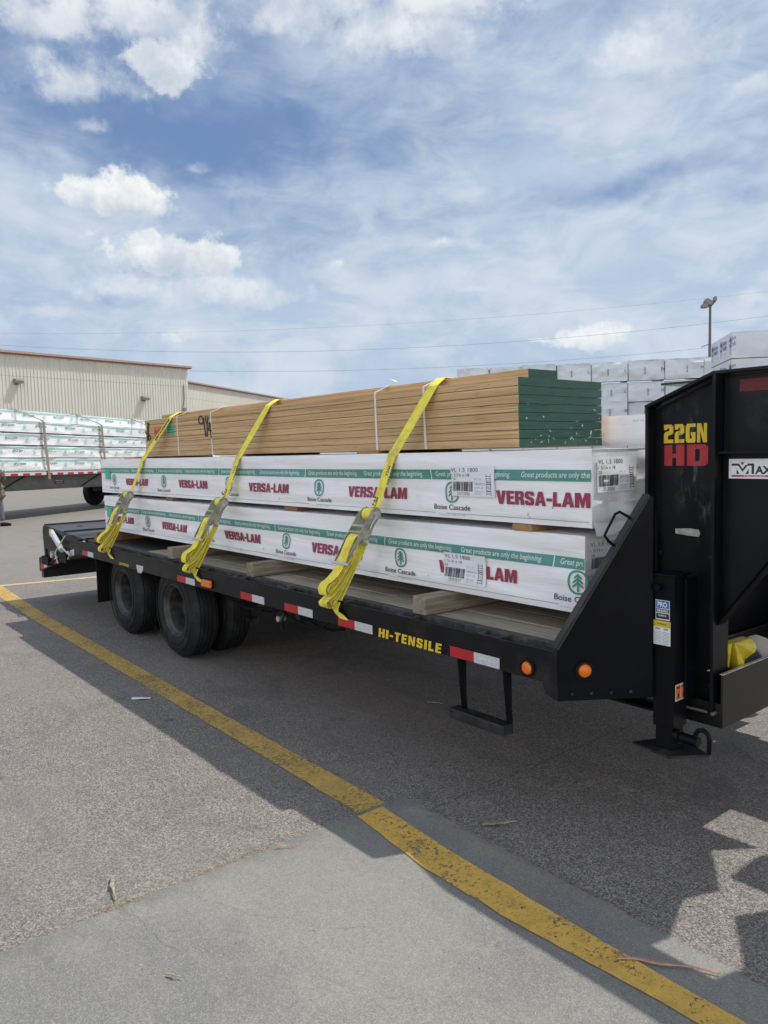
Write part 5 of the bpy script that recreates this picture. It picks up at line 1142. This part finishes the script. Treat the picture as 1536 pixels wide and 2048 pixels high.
def joist_bundle(x0, x1, y0, y1, z0, z1, label, seed):
    c = bt(x0, y0, z0); rt = thing('joist_bundle', label, 'lumber bundle', c, 'joist bundles on the far flatbed trailer')
    f = lambda x, z: bt(x, y0 - .035 * noise.noise(Vector((x * .9 + z * 2, z * 3.3, seed))) - .018 * noise.noise(Vector((x * 4 - z * 6, z * 9, seed))), z)
    a = BM(); H = z1 - z0; nx = int((x1 - x0) / .12)
    a.grid(lambda u, v_: f(x0 + u * (x1 - x0), z0 + v_ * H), nx, 7); P = [bt(x0, y0, z1), bt(x1, y0, z1), bt(x1, y1, z1), bt(x0, y1, z1)]
    a.grid(lambda u, v_: bt(x0 + u * (x1 - x0), y0 + v_ * (y1 - y0), z1 + .012 * noise.noise(Vector((u * 30, v_ * 3, seed))) * (1 if .05 < v_ < .95 else 0)), nx, 5)
    for xx in (x0, x1): a.add([bt(xx, y0, z0), bt(xx, y1, z0), bt(xx, y1, z1), bt(xx, y0, z1)], [(0, 1, 2, 3)])
    a.add([bt(x0, y1, z0), bt(x1, y1, z0), bt(x1, y1, z1), bt(x0, y1, z1)], [(0, 1, 2, 3)]); a.build('wrap', M['wrap_bg'], rt, smooth=True)
    a = BM(); s1 = lambda x, z, o=.014: f(x, z) - bn * o
    a.grid(lambda u, v_: s1(x0 + u * (x1 - x0), z1 - .065 + v_ * .034), nx, 1, 0)
    x = x0 + random.uniform(.1, .5)
    while x < x1 - .7:
        o_ = s1(x, z0 + H * .42, .022); text(a, 'BCI Joist', o_, bd, Vector((0, 0, 1)), w=.46, h=.085, m=1, bold=.03)
        lx = x + .85
        if lx < x1 - .2:
            fl = lambda p: p
            cc = s1(lx, z0 + H * .5, .022)
            n_ = 14; R1 = [cc + bd * (.055 * math.cos(6.2832 * k / n_)) + Vector((0, 0, .07 * math.sin(6.2832 * k / n_))) for k in range(n_)]; R2 = [cc + bd * (.043 * math.cos(6.2832 * k / n_)) + Vector((0, 0, .058 * math.sin(6.2832 * k / n_))) for k in range(n_)]
            a.add(R1 + R2, [(k, (k + 1) % n_, (k + 1) % n_ + n_, k + n_) for k in range(n_)], 0); a.add([cc + Vector((0, 0, .05)), cc - bd * .032 - Vector((0, 0, .03)), cc + bd * .032 - Vector((0, 0, .03))], [(0, 1, 2)], 0)
            text(a, 'Boise Cascade', s1(lx - .13, z0 + H * .16, .022), bd, Vector((0, 0, 1)), w=.27, h=.03, m=2)
        x += 1.28
    a.build('printed_lettering', [flat('pale_green_print', (.30, .55, .46)), flat('print_dark_green', (.16, .25, .21)), M['print_grey']], rt)
zz = 1.44; names = ['lowest', 'second from the bottom', 'third from the bottom', 'fourth from the bottom']
for k in range(4):
    joist_bundle(x0b + .1, x1b - .4, .06 + .01 * k, 1.3, zz, zz + .325, 'white printed joist bundle on the far flatbed, %s in the stack' % names[k], 2. + k * 3); zz += .36
joist_bundle(x0b + .1, x1b - .4, .62, 1.9, zz - .01, zz + .31, 'white printed joist bundle set back on top of the far flatbed stack', 31.)
for x, nm in ((-3.2, 'outside the left border'), (1.92, 'leftmost in view'), (4.62, 'near the green printed middle'), (7.6, 'rear one next to the brown boards')):
    a = BM(); a.ribbon([bt(x - .45, 1.9, zz + .33), bt(x - .45, .62, zz + .335), bt(x - .40, .59, zz + .31), bt(x - .04, .03, zz + .01), bt(x, .0, zz - .05), bt(x + .02, -.01, 2.2), bt(x + .06, -.045, 1.38), bt(x + .06, -.05, 1.15)], bd * .10, .006)
    tag(a.build('cargo_strap', M['tan_band']), 'tan cargo strap over the far joist bundles, %s' % nm, 'strap', 'tan straps on the far flatbed')
# a further bundle standing behind on the left
a = BM(); a.bx(-2.2, .30, 2.7, 3.9, 0.0, 3.36); 
tag(a.build('lumber_stack', M['wrap_bg'], fix=True), 'tall pale wrapped stack peeking over the far flatbed load at the left border', 'lumber stack')
a = BM(); text(a, 'JOIST', bt(-.62, 2.69, 3.0), bd, (0, 0, 1), w=.55, h=.12, bold=.02); text(a, 'BCI', bt(-.62, 2.69, 3.2), bd, (0, 0, 1), w=.3, h=.08, bold=.02)
o = a.build('printed_lettering', M['print_grey']); o.parent = bpy.data.objects['lumber_stack.001'] if 'lumber_stack.001' in bpy.data.objects else None

# ------------------------------------------------------------------ wrapped stacks on the right, far side of the yard
SD = 27.; az0 = R(-37); cN = Vector((math.sin(az0), math.cos(az0), 0)); cT = Vector((cN.y, -cN.x, 0))
def sp(s, y, z): return cN * (SD + y) + cT * s + Vector((0, 0, z))
ZT = [4.51, 3.82, 3.18, 2.54, 1.90, 1.26]; s_edges = [-4.02, -2.9, -1.76, -.62, .52, 1.69, 2.85, 4.05, 5.2, 6.3]
rows = ['top', 'second', 'third', 'fourth', 'fifth', 'bottom']; ords = ['first', 'second', 'third', 'fourth', 'fifth', 'sixth', 'seventh', 'eighth', 'ninth']
wlab = flat('faint_grey_marks', (.13, .14, .16)); gap_shade = M['dark_open']
for i, zt in enumerate(ZT):
    for j in range(9):
        if i == 0 and j == 8: continue
        s0, s1_ = s_edges[j] + random.uniform(.0, .018), s_edges[j + 1] - random.uniform(.0, .018); dr = random.uniform(-.04, .03); dep = random.uniform(-.12, .12); sd_ = i * 17 + j * 5.3
        rt = thing('wrapped_bundle', 'grey white wrapped bundle, %s from the left in the %s row of the far stack' % (ords[j], rows[i]), 'lumber bundle', sp(s0, dep, zt - .62), 'wrapped bundles in the far stack')
        zb = zt - .65; zt2 = zt + dr * .6
        if i < 2 or (i == 2):
            fl = lambda u, v_: sp(s0 + u * (s1_ - s0), dep - .09 * noise.noise(Vector((u * 2.2 + v_ * 1.5, v_ * 2, sd_))) - .06 * noise.noise(Vector((u * 5 - v_ * 4, v_ * 4, sd_))), zb + v_ * (zt2 - zb) + (.02 * noise.noise(Vector((u * 5, sd_, 1))) if v_ > .9 else 0))
        else: fl = lambda u, v_: sp(s0 + u * (s1_ - s0), dep, zb + v_ * (zt2 - zb))
        a = MB(); a.grid(fl, 14 if i < 3 else 1, 9 if i < 3 else 1)
        a.add([sp(s0, dep, zt2), sp(s1_, dep, zt2), sp(s1_, dep + 4.5, zt2), sp(s0, dep + 4.5, zt2)], [(0, 1, 2, 3)])
        for ss_ in (s0, s1_): a.add([sp(ss_, dep, zb), sp(ss_, dep, zt2), sp(ss_, dep + 4.5, zt2), sp(ss_, dep + 4.5, zb)], [(0, 1, 2, 3)])
        a.build('wrap', M['wrap_far'], rt, smooth=True)
        if i < 3:
            a = MB(); x = (s0 + s1_) / 2 + random.uniform(-.1, .1)
            for k in range(5): a.add([sp(x - .02, dep - .06, zb + .2 + k * .045), sp(x + .03, dep - .06, zb + .2 + k * .045), sp(x + .03, dep - .06, zb + .225 + k * .045), sp(x - .02, dep - .06, zb + .225 + k * .045)], [(0, 1, 2, 3)])
            text(a, random.choice(['o', 'Fs', 'L', '25B', 'H']), sp(s1_ - .10, dep - .065, zb + .3), cT, (0, 0, 1), h=.09, bold=.02)
            a.build('stencil_marks', wlab, rt)
        a = MB(); a.add([sp(s0, dep + .02, zb - .02), sp(s1_, dep + .02, zb - .02), sp(s1_, dep + .02, zb), sp(s0, dep + .02, zb)], [(0, 1, 2, 3)]); a.add([sp(s1_, dep + .05, zb), sp(s1_ + .03, dep + .05, zb), sp(s1_ + .03, dep + .05, zt2 - .05), sp(s1_, dep + .05, zt2 - .05)], [(0, 1, 2, 3)]); a.build('gap_filler', gap_shade, rt)  # flat dark strips stand for the shade in the gaps between bundles
# nearer big bundles, two faces seen, printed end
CR = Vector((-.4503, .8929, 0)) * 21.; CL = Vector((-.4698, .8828, 0)) * 23.2; CX = Vector((-.4164, .9092, 0)) * 21.2
e1 = (CL - CR); e1l = e1.length; e1.normalize(); e2 = (CX - CR).normalized()
zt = 4.43
for i in range(6):
    zb = zt - .63; rt = thing('wrapped_bundle', 'large wrapped bundle with blue tree print, %s from the top in the near right stack' % ords[i], 'lumber bundle', CR + Vector((0, 0, zb)), 'blue printed bundles in the right stack')
    fr = lambda u, v_: CR + e2 * (u * 4.9) + Vector((0, 0, zb + v_ * .63)) + Vector((e1.x, e1.y, 0)) * (.05 * noise.noise(Vector((u * 5 + v_ * 2, v_ * 2.5, i))) + .02 * noise.noise(Vector((u * 14 - v_ * 4, v_ * 5, i + 4)))) * min(1, u * 20) * 1.
    en = lambda u, v_: CR + e1 * (u * 2.3) + Vector((0, 0, zb + v_ * .63))
    a = MB(); a.grid(fr, 40, 8); a.grid(en, 4, 4, 1); a.add([CR + Vector((0, 0, zt)), CR + e2 * 4.9 + Vector((0, 0, zt)), CR + e2 * 4.9 + e1 * 2.3 + Vector((0, 0, zt)), CR + e1 * 2.3 + Vector((0, 0, zt))], [(0, 1, 2, 3)])
    a.add([CR + Vector((0, 0, zb)), CR + e2 * 4.9 + Vector((0, 0, zb)), CR + e2 * 4.9 + e1 * 2.3 + Vector((0, 0, zb)), CR + e1 * 2.3 + Vector((0, 0, zb))], [(0, 1, 2, 3)])
    a.build('wrap', [M['wrap_far'], flat('clean_wrap_end', (.72, .73, .76), .4)], rt, smooth=True)
    if i < 3:
        ou = (-e2) * .02; ux = -e1
        for k in range(3):
            a = MB()
            c = CR + e1 * (.10 + k * .98) + Vector((0, 0, zb + .34)) + ou; F = lambda x, z: c + ux * x + Vector((0, 0, z))
            a.add([F(-.03, .05), F(0, -.0), F(.0, .2), F(-.09, .1)], [(0, 1, 2, 3)]); a.add([F(0, .2), F(0, .02), F(.09, .1)], [(0, 1, 2)])
            a.add([F(-.015, -.24), F(.015, -.24), F(.015, .08), F(-.015, .08)], [(0, 1, 2, 3)])
            for s_ in (-1, 1):
                a.add([F(0, -.10), F(s_ * .11, .0), F(s_ * .12, .08), F(s_ * .09, .01), F(0, -.06)], [(0, 1, 2, 3, 4)])
            text(a, 'Sierra', F(.18, .06), ux, (0, 0, 1), w=.40, h=.11, bold=.02); text(a, 'Pacific', F(.18, -.07), ux, (0, 0, 1), w=.40, h=.11, bold=.02); text(a, 'sierrapacific', F(.24, -.18), ux, (0, 0, 1), w=.3, h=.03)
            a.build('blue_print', M['print_blue'], rt)
    a = MB(); a.prism([CR + Vector((0, 0, zb - .03)), CR + e2 * 4.9 + Vector((0, 0, zb - .03)), CR + e2 * 4.9 + e1 * 2.2 + Vector((0, 0, zb - .03)), CR + e1 * 2.2 + Vector((0, 0, zb - .03))], (0, 0, .028)); a.build('gap_filler', M['dunnage_red'], rt)
    zt -= .66

# ------------------------------------------------------------------ light pole and wires
LP = Vector((-.4714, .8819, 0)) * 40; rt = thing('light_pole', 'tall slim brown yard light pole with clustered floodlights behind the wrapped stacks', 'light pole', LP)
ZP = 8.15
a = MB(); a.tube([LP, LP + Vector((0, 0, ZP))], [.09, .055], 10); a.build('pole', M['pole'], rt, smooth=True)
def fl_head(u, z, s, tl, name='floodlight'):
    c = LP + cT * u + Vector((0, 0, z)); a = MB(); q = Matrix.Rotation(tl, 3, cN)
    P = [cT * -.24 * s + Vector((0, 0, -.13 * s)), cT * .24 * s + Vector((0, 0, -.16 * s)), cT * .27 * s + Vector((0, 0, .12 * s)), cT * -.1 * s + Vector((0, 0, .2 * s)), cT * -.27 * s + Vector((0, 0, .06 * s))]
    a.prism([c + q @ p - cN * .2 for p in P], cN * .4); a.build(name, M['conc_light'], rt, bevel=.02)
fl_head(-.10, ZP + .22, .72, .35); fl_head(-.26, ZP + .05, .58, -.05); fl_head(.2, ZP + .34, .42, 1.45)
a = MB(); a.tube([LP + Vector((0, 0, ZP - .05)), LP + cT * .02 + Vector((0, 0, ZP + .02)), LP + cT * .22 + Vector((0, 0, ZP + .25))], .045, 8); a.tube([LP + Vector((0, 0, ZP + .02)), LP - cT * .35 + Vector((0, 0, ZP + .0))], .04, 8); a.build('bracket', M['conc_light'], rt)
a = MB(); c = LP + Vector((0, 0, 6.40)); a.prism([c, c - cT * .26 + Vector((0, 0, -.07)), c - cT * .36 + Vector((0, 0, -.12)), c - cT * .36 + Vector((0, 0, -.08)), c + Vector((0, 0, .05))], cN * .15); a.build('side_arm', M['conc_light'], rt)
wn = Vector((-.7071, .7071, 0)); wt = Vector((.7071, .7071, 0))
def wire(pts, label, r_=.014):
    # pts: three (s, z) along the plane 80 m away; parabola through them
    (s0, z0), (s1, z1), (s2, z2) = pts
    def zf(s): return z0 * (s - s1) * (s - s2) / ((s0 - s1) * (s0 - s2)) + z1 * (s - s0) * (s - s2) / ((s1 - s0) * (s1 - s2)) + z2 * (s - s0) * (s - s1) / ((s2 - s0) * (s2 - s1))
    a = MB(); P = [wn * 80 + wt * (-85 + i * 3.4) for i in range(45)]; P = [p + Vector((0, 0, zf(-85 + i * 3.4))) for i, p in enumerate(P)]
    a.tube(P, r_, 5); tag(a.build('power_line', M['wire']), label, 'power line')
def sz(dx_, dy_, k): d_ = Vector((dx_, dy_, 0)); t_ = 80 / wn.dot(d_); return (wt.dot(d_) * t_, 1.704 + k * t_)
wire([sz(-.9745, .2246, .1329), sz(-.7747, .6323, .1314), sz(-.4166, .9091, .1447)], 'middle one of the three thin overhead wires, passing the light pole halfway up')
wire([sz(-.905, .4254, .1061), sz(-.7751, .6319, .1054), sz(-.4712, .882, .1138)], 'lowest overhead wire, meeting the light pole near its small side arm')
wire([sz(-.8702, .4926, .1566), sz(-.7742, .6329, .1623), sz(-.4169, .9089, .1723)], 'highest and faintest overhead wire', .008)

# ------------------------------------------------------------------ person at the left border (mostly outside the frame)
def skin_body(name, V, E, Rr, mat, parent):
    me = bpy.data.meshes.new(name); me.from_pydata([Vector(v) for v in V], E, []); o = bpy.data.objects.new(name, me); COL.objects.link(o); o.parent = parent
    me.materials.append(mat); s = o.modifiers.new('skin', 'SKIN'); me.skin_vertices or None
    for i, r in enumerate(Rr): me.skin_vertices[0].data[i].radius = (r, r)
    me.skin_vertices[0].data[0].use_root = True
    sb = o.modifiers.new('sub', 'SUBSURF'); sb.levels = 2; sb.render_levels = 2; return o
def ensure_skin(me):
    pass
PL = Vector((-21.86, 4.83, 0)); pr = Vector((.24, .97, 0)).normalized()     # pr: towards the right of the photo
pf = Vector((.97, -.24, 0))
def pp(u, f, z): return pr * u + pf * f + Vector((0, 0, z))
PE = thing('person', 'person in camouflage jacket and grey trousers stepping in at the left border', 'person', PL)
def skinned(name, chains, mat, root=0):
    import bmesh
    V, E, Rr = [], [], []
    idx = {}
    for ch in chains:
        prev = None
        for key, pos, r in ch:
            if key not in idx: idx[key] = len(V); V.append(pos); Rr.append(r)
            if prev is not None: E.append((prev, idx[key]))
            prev = idx[key]
    me = bpy.data.meshes.new(name); me.from_pydata(V, E, []); o = bpy.data.objects.new(name, me); COL.objects.link(o); o.parent = PE
    me.materials.append(mat)
    o.modifiers.new('skin', 'SKIN')
    bm = bmesh.new(); bm.from_mesh(me); ly = bm.verts.layers.skin.verify()
    for i, v_ in enumerate(bm.verts): v_[ly].radius = (Rr[i], Rr[i]); v_[ly].use_root = (i == 0)
    bm.to_mesh(me); bm.free()
    sb = o.modifiers.new('sub', 'SUBSURF'); sb.levels = 2; sb.render_levels = 2
    for p in me.polygons: p.use_smooth = True
    return o
u0 = -.12
hipc = ('hip', pp(u0, 0, .93), .14)
skinned('body', [[hipc, ('ch', pp(u0 - .03, .03, 1.25), .16), ('sh', pp(u0 - .02, .05, 1.43), .12), ('nk', pp(u0, .06, 1.52), .055), ('hd', pp(u0 + .03, .08, 1.62), .085), ('top', pp(u0 + .02, .08, 1.72), .07)],
                 [('sh', 0, 0), ('s1', pp(u0 + .12, .10, 1.42), .06), ('e1', pp(u0 + .22, .16, 1.16), .042), ('w1', pp(u0 + .22, .34, 1.36), .027), ('h1', pp(u0 + .23, .40, 1.41), .030), ('f1', pp(u0 + .25, .46, 1.46), .014)],
                 [('sh', 0, 0), ('s2', pp(u0 - .16, .0, 1.40), .06), ('e2', pp(u0 - .26, -.04, 1.12), .042), ('w2', pp(u0 - .24, .06, .9), .027), ('h2', pp(u0 - .22, .08, .82), .034)]], M['skin'])
skinned('jacket', [[('a', pp(u0, 0, .82), .185), ('a2', pp(u0 - .01, .01, 1.0), .175), ('b', pp(u0 - .03, .03, 1.25), .185), ('c', pp(u0 - .02, .05, 1.44), .13)],
                   [('c', 0, 0), ('d', pp(u0 + .13, .10, 1.42), .08), ('e', pp(u0 + .23, .16, 1.15), .062), ('f', pp(u0 + .22, .32, 1.33), .05)],
                   [('c', 0, 0), ('g', pp(u0 - .17, .0, 1.40), .08), ('h', pp(u0 - .27, -.04, 1.11), .062), ('i', pp(u0 - .245, .05, .93), .05)],
                   [('a', 0, 0), ('j', pp(u0 + .17, .12, .80), .06), ('k', pp(u0 + .25, .16, .80), .02)]], M['camo'])
skinned('trousers', [[('p', pp(u0, 0, .90), .15), ('k1', pp(u0 + .10, .05, .5), .085), ('a1', pp(u0 + .13, .02, .12), .065)], [('p', 0, 0), ('k2', pp(u0 - .14, .0, .5), .085), ('a2', pp(u0 - .25, -.05, .12), .065)]], M['trousers'])
for q in (pp(u0 + .13, .05, .05), pp(u0 - .25, -.03, .05)):
    a = MB(); a.tube([PL + q - pr * .06, PL + q + pr * .05, PL + q + pr * .2 - Vector((0, 0, .02))], [.05, .055, .035], 10); a.build('shoe', M['rubber'], PE, smooth=True)
